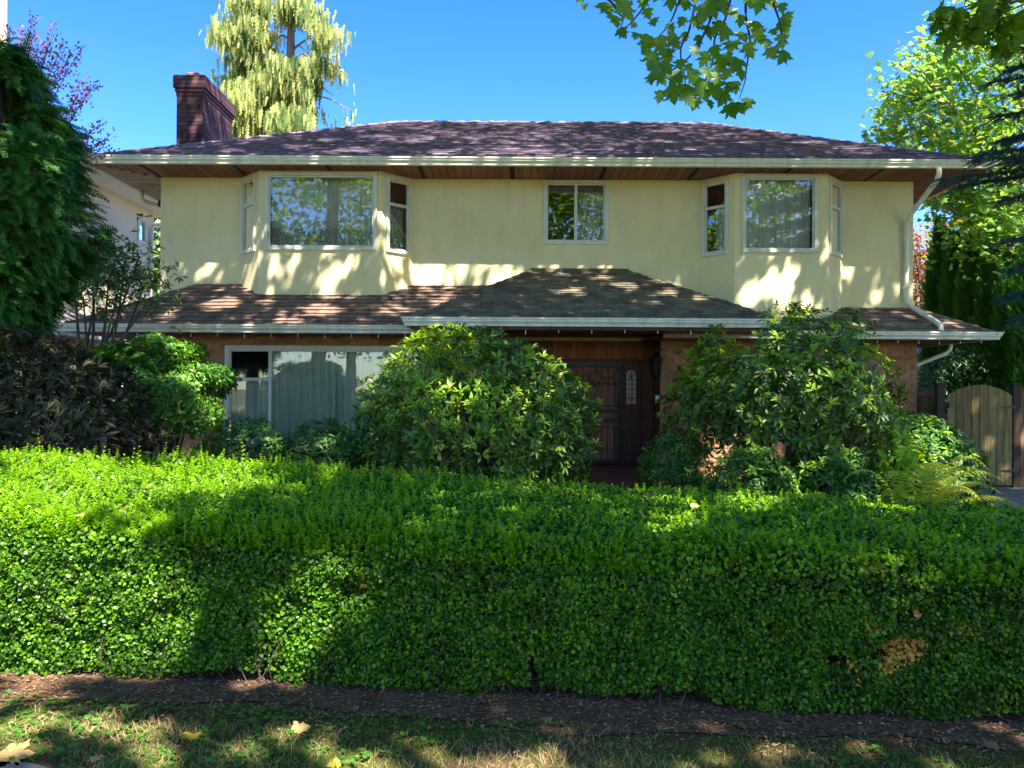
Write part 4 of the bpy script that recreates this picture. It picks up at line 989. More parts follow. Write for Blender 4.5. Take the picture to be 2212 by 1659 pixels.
# hanging bough: every leaf its own piece
def hanging_bough():
    D = 5.6; r = random.Random(5)
    twigs = [[(1420, -60), (1400, 0), (1362, 50), (1330, 78)], [(1560, -60), (1535, 40), (1500, 110), (1455, 150), (1425, 160)], [(1575, -60), (1570, 30), (1545, 80), (1540, 130), (1520, 180), (1500, 215)],
             [(1600, -50), (1612, 40), (1620, 90), (1612, 150), (1608, 180), (1596, 215)], [(1660, -40), (1672, 10), (1682, 40), (1690, 80), (1680, 110)], [(1480, -50), (1460, 20), (1440, 60), (1400, 100)],
             [(1300, -60), (1325, 10), (1345, 40), (1340, 60)], [(1250, -60), (1262, -10), (1258, 5)], [(1505, -40), (1490, 60), (1470, 110), (1480, 180), (1460, 200)]]
    br = MB(); paths = []
    root = P(1500, -320, 5.0)
    for k, tw in enumerate(twigs):
        dz = r.uniform(-0.35, 0.35)
        pts = [root] + [P(x, y, D + dz + 0.05 * i) for i, (x, y) in enumerate(tw)]
        cv = curve(pts, 5); br.tube(cv, np.linspace(0.014, 0.003, len(cv)), 5); paths.append((dz, tw))
    bough = br.build("bough", bark_d, tree_b)
    vm = []
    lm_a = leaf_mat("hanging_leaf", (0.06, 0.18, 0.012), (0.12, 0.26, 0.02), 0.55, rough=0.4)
    lm_b = leaf_mat("hanging_leaf_sun_tint", (0.12, 0.26, 0.03), (0.16, 0.26, 0.05), 0.5, rough=0.4)  # paler copy of the leaf with sunlight put into its colour
    for s in range(5):
        v_, f_ = plane_leaf(s)
        vm.append((mesh_np("leaf", v_, f_, lm_a, smooth=True), mesh_np("leaf", v_, f_, lm_b, smooth=True)))
    spots = [(1252, 2, 22), (1262, 14, 26), (1310, 20, 60), (1340, 8, 60), (1355, 25, 66), (1330, 45, 50), (1345, 72, 40), (1368, 54, 26), (1372, 78, 28), (1390, 8, 40),
             (1400, 30, 34), (1412, 48, 34), (1395, 95, 56), (1405, 130, 60), (1428, 100, 58), (1415, 150, 56), (1440, 120, 50), (1450, 85, 44), (1460, 95, 40), (1430, 170, 50),
             (1455, 175, 44), (1450, 60, 34), (1472, 48, 34), (1480, 80, 30), (1470, 140, 40), (1490, 150, 36), (1500, 110, 36), (1505, 50, 44), (1520, 30, 60), (1530, 70, 56),
             (1550, 60, 52), (1540, 20, 64), (1560, 10, 60), (1510, 90, 40), (1520, 130, 48), (1500, 170, 50), (1530, 160, 46), (1545, 110, 44), (1556, 140, 60), (1580, 100, 56),
             (1590, 140, 62), (1600, 160, 50), (1570, 160, 42), (1575, 190, 44), (1590, 190, 40), (1545, 195, 60), (1520, 200, 62), (1480, 200, 66), (1455, 205, 56), (1425, 210, 40),
             (1535, 225, 34), (1500, 225, 40), (1560, 215, 50), (1600, 235, 48), (1580, 240, 54), (1615, 225, 40), (1605, 80, 48), (1630, 60, 50), (1640, 80, 46), (1620, 110, 50),
             (1600, 45, 40), (1585, 30, 40), (1640, 10, 60), (1665, 0, 60), (1620, 0, 50), (1690, 18, 32), (1702, 40, 38), (1695, 60, 50), (1690, 90, 46), (1672, 70, 30),
             (1668, 115, 48), (1690, 125, 48), (1655, 95, 40), (1480, 10, 50), (1450, 5, 50), (1500, -10, 60), (1420, -15, 60), (1560, -25, 70), (1385, -5, 40), (1465, 165, 54), (1440, 145, 50), (1512, 185, 40), (1548, 170, 42), (1565, 75, 46), (1575, 125, 40), (1408, 170, 44), (1490, 215, 54)]
    for i, (x, y, s) in enumerate(spots):
        # nearest twig gives the depth
        best = min(paths, key=lambda pt: min((x - a) ** 2 + (y - b_) ** 2 for a, b_ in pt[1]))
        d = D + best[0] + r.uniform(-0.15, 0.15)
        p = P(x, y, d); L = s * 0.74 * d / FPX
        down = np.array([r.uniform(-0.75, 0.75), r.uniform(-0.5, 0.35), -1.0]); n_ = np.array([r.uniform(-0.6, 0.6), -1.0, r.uniform(-0.2, 0.8)])
        ss, dd, nn = frames(down[None], n_[None])
        base = p - dd[0] * L * 0.45
        mt = Matrix([[ss[0][k], dd[0][k], nn[0][k], base[k]] for k in range(3)] + [[0, 0, 0, 1]]) @ Matrix.Diagonal((L, L, L, 1))
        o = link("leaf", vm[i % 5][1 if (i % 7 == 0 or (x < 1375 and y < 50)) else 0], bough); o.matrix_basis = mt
hanging_bough()

# ================================================================== HEDGE
hedge_a = leaf_mat("hedge_leaf", (0.014, 0.058, 0.004), (0.115, 0.265, 0.010), 0.32, rough=0.42, spec=0.32, gamma=1.25, patch=0.42)
hedge_y_m = leaf_mat("hedge_young_skylit_leaf", (0.12, 0.29, 0.010), (0.22, 0.42, 0.018), 0.45, rough=0.45, spec=0.25)
hedge_dead = leaf_mat("hedge_dead_leaf", (0.46, 0.25, 0.045), (0.66, 0.40, 0.08), 0.25, rough=0.6, spec=0.2)
hg = np.random.default_rng(77)
HT_X = np.array([-9, -3.5, -2.8, -1.2, 0.0, 1.2, 2.6, 3.4, 9]); HT_F = np.array([.92, .92, .92, .87, .84, .82, .80, .80, .80]); HT_B = np.array([1.08, 1.08, 1.06, .98, .93, .89, .83, .81, .80])
HDEP = 2.0
def hedge_surface(x, s):
    """s in 0..1 up the face, 1..2 over the rounded shoulder, 2..3 across the top; returns point and outward normal"""
    hf = np.interp(x, HT_X, HT_F); hb = np.interp(x, HT_X, HT_B); R_ = 0.20
    z0 = 0.035 + 0.03 * np.sin(3.1 * x) + 0.025 * np.sin(7.7 * x + 1)
    y = np.zeros_like(x); z = np.zeros_like(x); ny = np.zeros_like(x); nz = np.zeros_like(x)
    a = s < 1; y[a] = 0.05 * (1 - s[a]) + 0.02; z[a] = z0[a] + (hf[a] - R_ - z0[a]) * s[a]; ny[a] = -1; nz[a] = -0.08
    b = (s >= 1) & (s < 2); t = (s[b] - 1) * math.pi / 2
    y[b] = 0.02 + R_ * (1 - np.cos(t)); z[b] = hf[b] - R_ + R_ * np.sin(t); ny[b] = -np.cos(t); nz[b] = np.sin(t)
    c = s >= 2; t = s[c] - 2
    y[c] = 0.02 + R_ + (HDEP - R_) * t; z[c] = hf[c] + (hb[c] - hf[c]) * t - 0.10 * np.clip(t - 0.85, 0, 1) ** 2 * 30; ny[c] = -0.1; nz[c] = 1
    return np.stack([x, hedge_y(x) + y, z], -1), np.stack([np.zeros_like(x), ny, nz], -1)
def hedge_points(n, x0, x1, s0, s1):
    x = hg.uniform(x0, x1, n); s = hg.uniform(s0, s1, n); return hedge_surface(x, s)
W1, W2, W3 = Wob(5, 5.0), Wob(6, 14.0), Wob(8, 38.0, 24)
def hedge_shift(p): return 0.045 * W1(p) + 0.030 * W2(p) + 0.022 * W3(p)
parts = []
hedge = empty("hedge", (0, 4.9, 0), "long clipped green hedge across the front of the garden", "hedge")
nf, nsh, nt = 128000, 34000, 92000
P_, N_ = [np.concatenate(a) for a in zip(hedge_points(nf, -3.7, 3.5, 0, 1), hedge_points(nsh, -3.8, 3.6, 1, 2), hedge_points(nt, -4.6, 4.4, 2, 3), hedge_points(16000, 3.5, 7.5, 0, 3), hedge_points(16000, -8.0, -3.7, 0, 3))]
dep = hg.uniform(0, 1, len(P_)) ** 1.7 * 0.13
sp_ = P_ + N_ * (hedge_shift(P_) - dep)[:, None]
# small gaps with twigs
gap = np.zeros(len(P_), bool)
for (px, py, rx, rz) in ((1148, 1435, .022, .09), (1158, 1465, .02, .05), (1850, 1380, .05, .03), (1775, 1395, .05, .035), (130, 1368, .03, .025), (180, 1385, .035, .018), (1905, 1290, .03, .022), (1880, 1300, .02, .03)):
    c_ = P(px, py, 4.0); q = sp_ - c_; gap |= (np.abs(q[:, 1]) < 0.35) & ((q[:, 0] / rx) ** 2 + (q[:, 2] / rz) ** 2 < 1)
gap |= (Wob(61, 24, 20)(P_) < -0.62) & (dep < 0.07) & (hg.uniform(size=len(P_)) < 0.85)      # dark hollows between the shoots
sp_, N_, dep = sp_[~gap], N_[~gap], dep[~gap]
isf = N_[:, 2] < 0.3
up_ = np.array([0, 0, 1.0])
nr = unit(N_ * 0.75 + up_ * np.where(isf, 0.45, 0.25)[:, None] + hg.normal(0, 0.58, sp_.shape))
dd = unit(perp(nr, hg) + up_ * np.where(isf, 0.1, 0.35)[:, None] + N_ * 0.3)
size = np.where(isf, 0.0185, 0.0205) * hg.uniform(0.5, 1.5, len(sp_))
mi = np.zeros(len(sp_), int)
young = (hg.uniform(size=len(sp_)) < np.where(isf, 0.08, 0.48) + 0.10 * (Wob(9, 3)(sp_) > 0.25)) & (dep < 0.06)  # young leaves; the raised share on top puts skylight into the colour
mi[young] = 1
cd = P(1932, 1398, 3.78)
for (px, py, rx, rz, pr_) in ((1932, 1400, .10, .075, .85), (1905, 1425, .04, .05, .6), (1965, 1390, .06, .06, .55), (1955, 1310, .035, .02, .6), (1870, 1345, .06, .02, .4), (2060, 1350, .07, .025, .4), (1835, 1430, .04, .03, .5), (1850, 1470, .03, .02, .5), (1890, 1230, .05, .03, .3), (1725, 1450, .02, .02, .3), (780, 1270, .02, .03, .4)):
    c_ = P(px, py, 3.8 if px > 1000 else 4.0); q = sp_ - c_
    k = (np.abs(q[:, 1]) < 0.3) & ((q[:, 0] / rx) ** 2 + (q[:, 2] / rz) ** 2 < 1) & (hg.uniform(size=len(sp_)) < pr_); mi[k] = 2
V_, F_ = scatter(ROUND[0], ROUND[1], sp_, dd, nr, size)
# upright young sprouts on top
npx = 2500
x = np.concatenate([hg.uniform(-4.4, 4.2, npx), hg.uniform(-4.4, -0.6, 700)]); s = hg.uniform(1.25, 2.97, len(x)); bp, _ = hedge_surface(x, s); bp += np.stack([0 * x, 0 * x, hedge_shift(bp) - 0.02], -1)
hgt = hg.uniform(0.035, 0.10, len(x)) * np.where(hg.uniform(size=len(x)) < 0.08, 1.9, 1.0) * np.where(x < -0.5, 1.1, 0.85)
ax = unit(np.stack([hg.normal(0, 0.16, len(x)), hg.normal(0, 0.16, len(x)), np.ones(len(x))], -1))
LV, LF = [V_], [F_]; MI = [np.repeat(mi, len(ROUND[1]))]; base_n = len(V_)
ext = []
for k in range(6):
    t = (k + 0.6) / 6; a = perp(ax, hg)
    for sg in (1, -1):
        d_ = unit(a * sg + ax * 0.8); n_ = unit(ax - a * sg * 0.6)
        ext.append((*scatter(OVAL[0] * np.array([1.15, 1, 1]), OVAL[1], bp + ax * (hgt * t)[:, None], d_, n_, 0.025 * (1.1 - 0.5 * t) * hg.uniform(0.8, 1.2, len(x))), 0 if k < 1 else 1))
    if k > 3: pass
stem_t = np.array([(-0.06, 0, 0), (0.06, 0, 0), (0.0, 1, 0)]); 
ext.append((*scatter(np.array([(-0.02, 0, 0), (0.02, 0, 0), (0, 1, 0)]), np.array([(0, 1, 2)]), bp, ax, perp(ax, hg), hgt), 1))
V2, F2, M2 = join([(V_, F_, 0)] + ext); M2[:len(F_)] = MI[0]
link("foliage", mesh_np("hedge_foliage", V2, F2, [hedge_a, hedge_y_m, hedge_dead], M2), hedge)
# dark hull standing in for the hedge's inner shade, then real twigs
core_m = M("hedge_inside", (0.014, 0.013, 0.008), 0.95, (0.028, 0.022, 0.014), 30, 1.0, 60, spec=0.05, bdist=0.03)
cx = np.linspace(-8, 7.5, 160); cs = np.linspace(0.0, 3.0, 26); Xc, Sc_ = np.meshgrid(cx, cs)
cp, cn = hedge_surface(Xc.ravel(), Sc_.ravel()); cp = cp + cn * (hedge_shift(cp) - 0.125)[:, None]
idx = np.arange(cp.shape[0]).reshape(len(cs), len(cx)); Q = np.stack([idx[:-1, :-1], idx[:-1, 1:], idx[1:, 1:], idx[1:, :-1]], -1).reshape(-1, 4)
link("dark_core", mesh_np("dark_core", cp, Q, core_m), hedge)
tw = MB(); r = random.Random(3); twig_m = M("twig_bark", (0.09, 0.068, 0.05), 0.85)
for i in range(60):
    x = r.uniform(-3.5, 3.3); y0 = hedge_y(x) + r.uniform(0.05, 0.22); z1 = r.uniform(0.15, 0.7)
    a = np.array([x, y0, 0.0]); b_ = np.array([x + r.uniform(-0.15, 0.15), hedge_y(x) + r.uniform(0.05, 0.10), z1 * 0.6]); m_ = (a + b_) / 2 + np.array([r.uniform(-.06, .06), r.uniform(-.02, .05), 0])
    tw.tube(curve([a, m_, b_], 3), np.linspace(0.0035, 0.0015, 7), 4, False)
for (px, py) in ((1150, 1440), (1160, 1460), (1860, 1380), (1780, 1395)):
    for k in range(3):
        c_ = P(px + r.uniform(-14, 14), py, 4.03); tw.tube(curve([c_ + np.array([r.uniform(-.03, .03), 0.02, -0.11]), c_ + np.array([r.uniform(-.02, .02), -0.02, 0]), c_ + np.array([r.uniform(-.05, .05), 0.0, 0.11])], 3), 0.0028, 4, False)
tw.build("twigs", twig_m, hedge, kind="stuff")

# ================================================================== LAWN, LITTER, FALLEN LEAVES
grass_m = leaf_mat("grass_blade", (0.075, 0.16, 0.012), (0.20, 0.24, 0.04), 0.3, rough=0.6, spec=0.2)
straw_m = leaf_mat("straw_blade", (0.28, 0.20, 0.09), (0.42, 0.33, 0.17), 0.2, rough=0.7, spec=0.1)
clover_m = leaf_mat("clover", (0.045, 0.14, 0.02), (0.10, 0.24, 0.03), 0.35, rough=0.5)
BLADE = (np.array([(-0.05, 0, 0), (0.05, 0, 0), (0.035, 0.5, 0.04), (-0.035, 0.5, 0.04), (0, 1, 0.22)]), np.array([(0, 1, 2), (0, 2, 3), (3, 2, 4)]))
gg = np.random.default_rng(21); n = 42000
x = gg.uniform(-3.2, 3.0, n); y = hedge_y(x) - gg.uniform(0.03, 1.35, n) ** 1.0
off = hedge_y(x) - y; w = Wob(30, 4.0)(np.stack([x, y * 2, 0 * x], -1)); 
okk = (gg.uniform(size=n) < np.clip((off - 0.22) * 3.0 + 0.4 * w, 0.02, 1)) & (y > 2.4)
okk &= ~((x < c0[0] + 0.04) & (y < c0[1] + 0.02 + np.where(x < -3.4, 0.7, 0.0) * 0))
x, y, w = x[okk], y[okk], w[okk]; p = np.stack([x, y, gz(x, y)], -1)
d = unit(np.stack([gg.normal(0, 0.6, len(x)), gg.normal(0, 0.6, len(x)), np.ones(len(x)) * 0.75], -1)); L = gg.uniform(0.018, 0.055, len(x))
st = gg.uniform(size=len(x)) < np.clip(0.36 - 0.6 * Wob(31, 5)(p), 0.1, 0.9)
V_, F_ = scatter(*BLADE, p, d, perp(d, gg), L)
tag(link("grass", mesh_np("grass", V_, F_, [grass_m, straw_m], np.repeat(st.astype(int), 3))), "short patchy grass with straw coloured blades in front of the hedge", "grass", kind="stuff")
n = 3600; x = gg.uniform(-3.0, 2.8, n); y = hedge_y(x) - gg.uniform(0.22, 1.2, n); k = Wob(33, 3.2)(np.stack([x, y * 1.6, 0 * x], -1)) > -0.05; x, y = x[k], y[k]
k = ~((x < c0[0] + 0.05) & (y < c0[1] + 0.03)); x, y = x[k], y[k]
parts = []
for j in range(3):
    t = 2 * math.pi * j / 3 + gg.uniform(0, 6.28, len(x)); d = unit(np.stack([np.cos(t), np.sin(t), 0.25 + 0 * t], -1)); nn = unit(np.stack([gg.normal(0, .25, len(x)), gg.normal(0, .25, len(x)), np.ones(len(x))], -1))
    parts.append(scatter(ROUND[0] * np.array([1.3, 1, 1]), ROUND[1], np.stack([x, y, gz(x, y) + 0.018 + 0.012 * np.sin(9 * x)], -1), d, nn, gg.uniform(0.012, 0.024, len(x))))
V_, F_, _ = join(parts)
tag(link("clover", mesh_np("clover", V_, F_, clover_m)), "patches of small green clover growing in the lawn", "ground cover", kind="stuff")
lit_m = leaf_mat("leaf_litter", (0.11, 0.055, 0.032), (0.42, 0.26, 0.16), 0.1, rough=0.8, spec=0.1)
n = 12000; x = gg.uniform(-3.6, 3.4, n); y = hedge_y(x) - gg.normal(0.08, 0.22, n); z = 0.012 + gg.uniform(0, 0.012, n)
d = unit(np.stack([gg.normal(size=n), gg.normal(size=n), gg.normal(0, 0.15, n)], -1)); nn = unit(np.stack([gg.normal(0, .3, n), gg.normal(0, .3, n), np.ones(n)], -1))
sl_ = gg.uniform(size=n) < 0.45
a = scatter(OVAL[0] * np.array([0.16, 1, 1]), OVAL[1], np.stack([x, y, z], -1)[sl_], d[sl_], nn[sl_], gg.uniform(0.012, 0.055, sl_.sum()))
b_ = scatter(OVAL[0], OVAL[1], np.stack([x, y, z], -1)[~sl_], d[~sl_], nn[~sl_], gg.uniform(0.008, 0.026, (~sl_).sum()))
V_, F_, _ = join([a, b_])
tag(link("leaf_litter", mesh_np("leaf_litter", V_, F_, lit_m)), "brown needles and crumbled leaves littering the soil under the hedge", "litter", kind="stuff")
tan_m = leaf_mat("dry_plane_leaf", (0.66, 0.36, 0.12), (0.74, 0.46, 0.18), 0.2, rough=0.6, spec=0.2)
brn_m = leaf_mat("brown_leaf", (0.22, 0.12, 0.06), (0.34, 0.20, 0.10), 0.15, rough=0.7, spec=0.2)
yel_m = leaf_mat("yellow_leaf", (0.36, 0.32, 0.04), (0.42, 0.36, 0.05), 0.3, rough=0.5, spec=0.3)
FL = [(30, 1634, 0, .155, tan_m, "large tan fallen plane leaf beside the sidewalk corner"), (207, 1638, 0, .06, tan_m, "small tan curled leaf on the lawn near the sidewalk"),
      (416, 1590, 0, .085, yel_m, "yellow green fallen leaf on the grass"), (650, 1573, 0, .085, tan_m, "broad pale tan fallen leaf lying on the lawn"),
      (850, 1535, 0, .06, brn_m, "pointed grey brown leaf on the soil below the hedge"), (765, 1530, 0, .05, brn_m, "small upright brown leaf on soil beside the pointed leaf"),
      (545, 1556, 0, .045, brn_m, "small orange brown leaf near the broad tan leaf"), (722, 1650, 0, .06, yel_m, "yellow leaf in the grass at the bottom picture edge"),
      (1601, 1567, 0, .06, brn_m, "brown leaf on the dark soil near the hedge twigs"), (2140, 1610, 0, .07, brn_m, "long brown curled leaf on soil near the gate side"), (6, 1480, 0, .06, tan_m, "tan leaf on the soil at the hedge's sunny end"),
      (1131, 1057, .90, .06, brn_m, "brown dry leaf caught on the hedge top in front of the round bush"), (778, 1111, .86, .045, brn_m, "small brown leaf lying on the hedge shoulder"),
      (1412, 1068, .88, .05, brn_m, "reddish brown leaf on the hedge top before the porch step"), (1500, 1092, .86, .055, tan_m, "tan leaf on the hedge top before the tall rhododendron"), (1120, 1138, .84, .035, brn_m, "grey brown curled leaf on the hedge edge near the middle"),
      (175, 1112, .92, .04, tan_m, "pale leaf on the sunlit end of the hedge top")]
for i, (px, py, z, L, m_, lab) in enumerate(FL):
    p = G(px, py, z + 0.02) if z == 0 else G(px, py, z + 0.035)
    v_, f_ = plane_leaf(40 + i); v_ = v_.copy(); v_[:, 2] = v_[:, 2] * 1.6 + 0.10 * np.abs(v_[:, 0]) * (1 if i % 2 else 1.8)
    t = R.uniform(0, 6.28); n_ = np.array([R.uniform(-.3, .3), -0.35, 1.0]); dd_ = np.array([math.cos(t), math.sin(t), 0])
    if i == 0: dd_ = np.array([1.0, 0.25, 0.1])
    V_, F_ = scatter(v_ - np.array([0, 0.4, 0]), f_, p[None], dd_[None], n_[None], [L])
    V_[:, 2] = np.maximum(V_[:, 2], (0.014 if z == 0 else 0))
    tag(link("fallen_leaf", mesh_np("fallen_leaf", V_, F_, m_)), lab, "leaf", "fallen leaves")
# ================================================================== SHRUBS
rh_a = leaf_mat("rhododendron_leaf", (0.030, 0.080, 0.008), (0.140, 0.245, 0.020), 0.18, rough=0.36, spec=0.38, gamma=1.3)
rh_new = leaf_mat("rhododendron_new_leaf", (0.17, 0.32, 0.02), (0.28, 0.46, 0.03), 0.35, rough=0.4, spec=0.45)
rh_dark = leaf_mat("bronze_rhododendron_leaf", (0.018, 0.030, 0.013), (0.100, 0.084, 0.036), 0.1, rough=0.5, spec=0.22, gamma=1.4)
rh_rust = leaf_mat("rusty_old_leaf", (0.26, 0.085, 0.025), (0.34, 0.13, 0.04), 0.15, rough=0.6, spec=0.2)
az_m = leaf_mat("azalea_leaf", (0.022, 0.095, 0.010), (0.085, 0.215, 0.018), 0.3, rough=0.4, spec=0.45)
az_new = leaf_mat("azalea_new_leaf", (0.12, 0.27, 0.025), (0.20, 0.38, 0.04), 0.4, rough=0.45)
pier_m = leaf_mat("pieris_leaf", (0.030, 0.100, 0.016), (0.085, 0.200, 0.026), 0.2, rough=0.42, spec=0.3)
vine_m = leaf_mat("vine_leaf", (0.045, 0.15, 0.045), (0.09, 0.24, 0.05), 0.4, rough=0.4)

def shrub(name, label, c, r, n, k, L, mats, seed, tmpl=LONG, base=None, lump=0.18, freq=2.2, lo=-0.3, upb=0.45, spread=(50, 92), droop=0.28, newf=0.12, depth=(0.6, 1.0), ntip=16, r0=0.03, core=True, extra=None, cat="bush", group="shrubs by the house", bark=None, keep=None, upper_new=True):
    p, nrm, g = dome(c, r, n, seed, lump, freq, lo, depth)
    if keep is not None:
        q = keep(p); p, nrm = p[q], nrm[q]
    base = base if base is not None else (c[0], c[1], float(gz(c[0], c[1])))
    t = empty(name, base, label, cat, group)
    axis = unit(nrm + np.array([0, 0, upb]) + g.normal(0, 0.25, p.shape))
    hi = ((p - np.array(c)) / np.array(r))
    isn = g.uniform(size=len(p)) < newf * (1 + 1.2 * Wob(seed + 5, 2.5)(p)) * np.where(hi[:, 2] > 0.1, 1.4, 0.7)
    parts = []
    for sel, m_ in ((~isn, 0), (isn, 1)):
        if sel.sum(): parts += [(v, f, m_) for v, f in whorls(p[sel], axis[sel], k, L, tmpl, spread, droop, g)]
    if extra is not None: parts += extra(p, axis, g)
    V_, F_, M_ = join(parts)
    link("foliage", mesh_np(name + "_foliage", V_, F_, mats, M_), t)
    b = MB(); sel = g.permutation(len(p))[:ntip]
    limbs(b, base, (np.array(c) + (p[sel] - np.array(c)) * 0.85), r0, g, 0.1)
    b.build("branches", bark or bark_d, t)
    return t

NARROW = (LONG[0] * np.array([0.72, 1, 1]), LONG[1])
# big round rhododendron before the porch
c_ = P(1030, 905, 9.3)
def vine(p, axis, g):
    k = g.permutation(len(p))[:60]; q = p[k] + axis[k] * 0.07
    HEART = (np.array([(0, 0, 0), (0.35, -0.1, 0.02), (0.48, 0.25, 0.03), (0, 1, -0.05), (-0.48, 0.25, 0.03), (-0.35, -0.1, 0.02)]), OVAL[1])
    d = unit(axis[k] * 0.2 + np.array([0, 0, -0.8]) + g.normal(0, 0.5, q.shape)); return [(*scatter(*HEART, q, d, unit(axis[k] + g.normal(0, .3, q.shape)), 0.085 * g.uniform(.7, 1.3, len(q))), 2)]
shrub("rhododendron_bush", "large rounded rhododendron bush in front of the porch with bindweed leaves on it", (c_[0], c_[1], 1.05), (1.44, 1.25, 1.24), 3500, 8, 0.092, [rh_a, rh_new, vine_m], 101, lump=0.12, freq=2.8, lo=-0.8, newf=0.2, spread=(38, 82), droop=0.08, upb=0.6, extra=vine, ntip=22)
# tall open rhododendron to its right
c2_ = P(1690, 830, 9.6)
def keep2(p):
    x, y = project(p)
    return Wob(55, 2.0)(p) > -0.48
tr_ = shrub("rhododendron_bush", "tall loose rhododendron with bare lower stems beside the porch", (c2_[0], c2_[1], 1.58), (1.32, 1.1, 1.02), 2150, 8, 0.112, [rh_a, rh_new, rh_rust], 111, lump=0.2, freq=2.6, lo=-0.7, newf=0.22, depth=(0.35, 1.05), droop=0.15, spread=(40, 88), upb=0.7, ntip=34, r0=0.028, bark=M("grey_brown_stem", (0.16, 0.11, 0.075), 0.85), keep=keep2,
      extra=lambda p, a, g: [(v, f, 2) for v, f in whorls(p[:40] - a[:40] * 0.15, a[:40], 3, 0.11, LONG, (90, 140), 0.8, g)])
# bronze rhododendron at the edge
c3_ = P(40, 900, 7.9)
shrub("rhododendron_bush", "dark bronze leaved rhododendron with rusty seed heads below the conifer", (c3_[0], c3_[1], 0.98), (1.22, 1.2, 1.12), 1500, 9, 0.135, [rh_dark, rh_dark, rh_rust], 121, tmpl=NARROW, lump=0.16, lo=-0.8, spread=(40, 80), droop=0.02, upb=0.7, newf=0.1, ntip=16,
      extra=lambda p, a, g: [(v, f, 2) for v, f in whorls(p[:110] + a[:110] * 0.01, a[:110], 6, 0.05, OVAL, (40, 110), 0.3, g)])
# azalea mound at the window corner
c4_ = P(308, 830, 9.5)
def keep4(p):
    z = p[:, 2]; return (Wob(57, 1.6)(p * np.array([1, 1, 2.2])) > -0.35)
shrub("azalea_bush", "bright green mounded azalea bush at the corner of the wide window", (c4_[0], c4_[1], 1.54), (1.0, 0.9, 0.66), 7200, 6, 0.046, [az_m, az_new], 131, tmpl=OVAL, lump=0.26, freq=3.0, lo=-0.65, newf=0.18, spread=(45, 85), droop=0.12, depth=(0.7, 1.0), ntip=20, r0=0.035, keep=keep4)
# low shrubs
def low(px0, px1, pyt, d, zb, label, seed, m=None, L=0.075, n=900, k=6, name="pieris_bush", newf=0.08, tm=LONG, ry=0.55, **kw):
    a, b_ = P(px0, pyt, d), P(px1, pyt, d); h = (a[2] - zb)
    return shrub(name, label, ((a[0] + b_[0]) / 2, d, zb + h * 0.45), ((b_[0] - a[0]) / 2, ry, h * 0.56), n, k, L, m or [pier_m, rh_new], seed, tmpl=tm, lump=0.14, freq=3, lo=-0.6, newf=newf, ntip=10, r0=0.015, **kw)
low(425, 640, 905, 9.0, 0.0, "low dark evergreen shrub under the wide window beside the azalea", 141, n=1000)
low(600, 800, 908, 9.1, 0.0, "low glossy shrub under the wide window beside the round rhododendron", 142, n=900, L=0.085)
low(1375, 1545, 925, 9.6, -0.05, "small dark shrub at the porch edge under the tall rhododendron", 143, n=800, L=0.07)
low(1530, 1720, 958, 8.6, 0.0, "low dark leafy shrub at the foot of the tall rhododendron", 144, n=900)
low(1690, 1900, 965, 8.8, 0.0, "low shrub with long dark leaves between tall rhododendron and fern", 145, n=900, L=0.1)
low(1880, 2105, 905, 9.4, -0.05, "glossy dark green shrub in front of the garden gate", 146, n=1500, L=0.085, ry=0.8, newf=0.12)
low(1885, 2010, 930, 8.6, 0.0, "pale green young rhododendron shoots behind the fern", 147, [rh_new, az_new], 0.12, 90, 7, "rhododendron_bush", ry=0.35, depth=(0.5, 1.0))
# fern
fern_m = leaf_mat("fern_frond", (0.260, 0.351, 0.045), (0.390, 0.442, 0.070), 0.45, rough=0.55, spec=0.2)
fb = P(1975, 1085, 7.2); fb[2] = 0.1
fern = empty("fern", fb, "yellow green fern with arching fronds behind the hedge", "fern")
r = random.Random(8)
for i in range(17):
    a = r.uniform(-0.35, math.pi + 0.35) if i < 12 else r.uniform(0, 6.28); L = r.uniform(0.6, 1.0); hgt_ = r.uniform(0.75, 1.35)
    tdir = np.array([math.cos(a), -0.55 * math.sin(a), 0]); pts = []
    for s in np.linspace(0, 1, 27):
        pts.append(fb + tdir * L * (s ** 1.15) + np.array([0, 0, hgt_ * 1.9 * s - hgt_ * 1.35 * s * s]))
    pts = np.array(pts); V_, F_ = [], []
    for j in range(3, 27):
        s = j / 26; tg = pts[min(j + 1, 26)] - pts[j - 1]; tg /= np.linalg.norm(tg); side = np.cross(tg, [0, 0, 1.0]); side /= np.linalg.norm(side); l_ = 0.17 * math.sin(math.pi * min(1, (s * 0.92 + 0.1))) ** 0.8 * L
        for sg in (1, -1):
            b0 = len(V_); tip = pts[j] + sg * side * l_ + tg * l_ * 0.35 - np.array([0, 0, 0.25 * l_]); m0 = pts[j] + sg * side * l_ * 0.4 + tg * l_ * 0.1; w_ = tg * 0.011
            V_ += [pts[j] - w_ * 0.7, pts[j] + w_ * 0.7, m0 + w_, m0 - w_, tip]; F_ += [(b0, b0 + 1, b0 + 2), (b0, b0 + 2, b0 + 3), (b0 + 3, b0 + 2, b0 + 4)]
    tv, tf = tube(pts, np.linspace(0.005, 0.0015, 27), 4, False)
    b = MB(); b.add(V_, F_); b.add(tv, tf); b.build("frond", fern_m, fern)

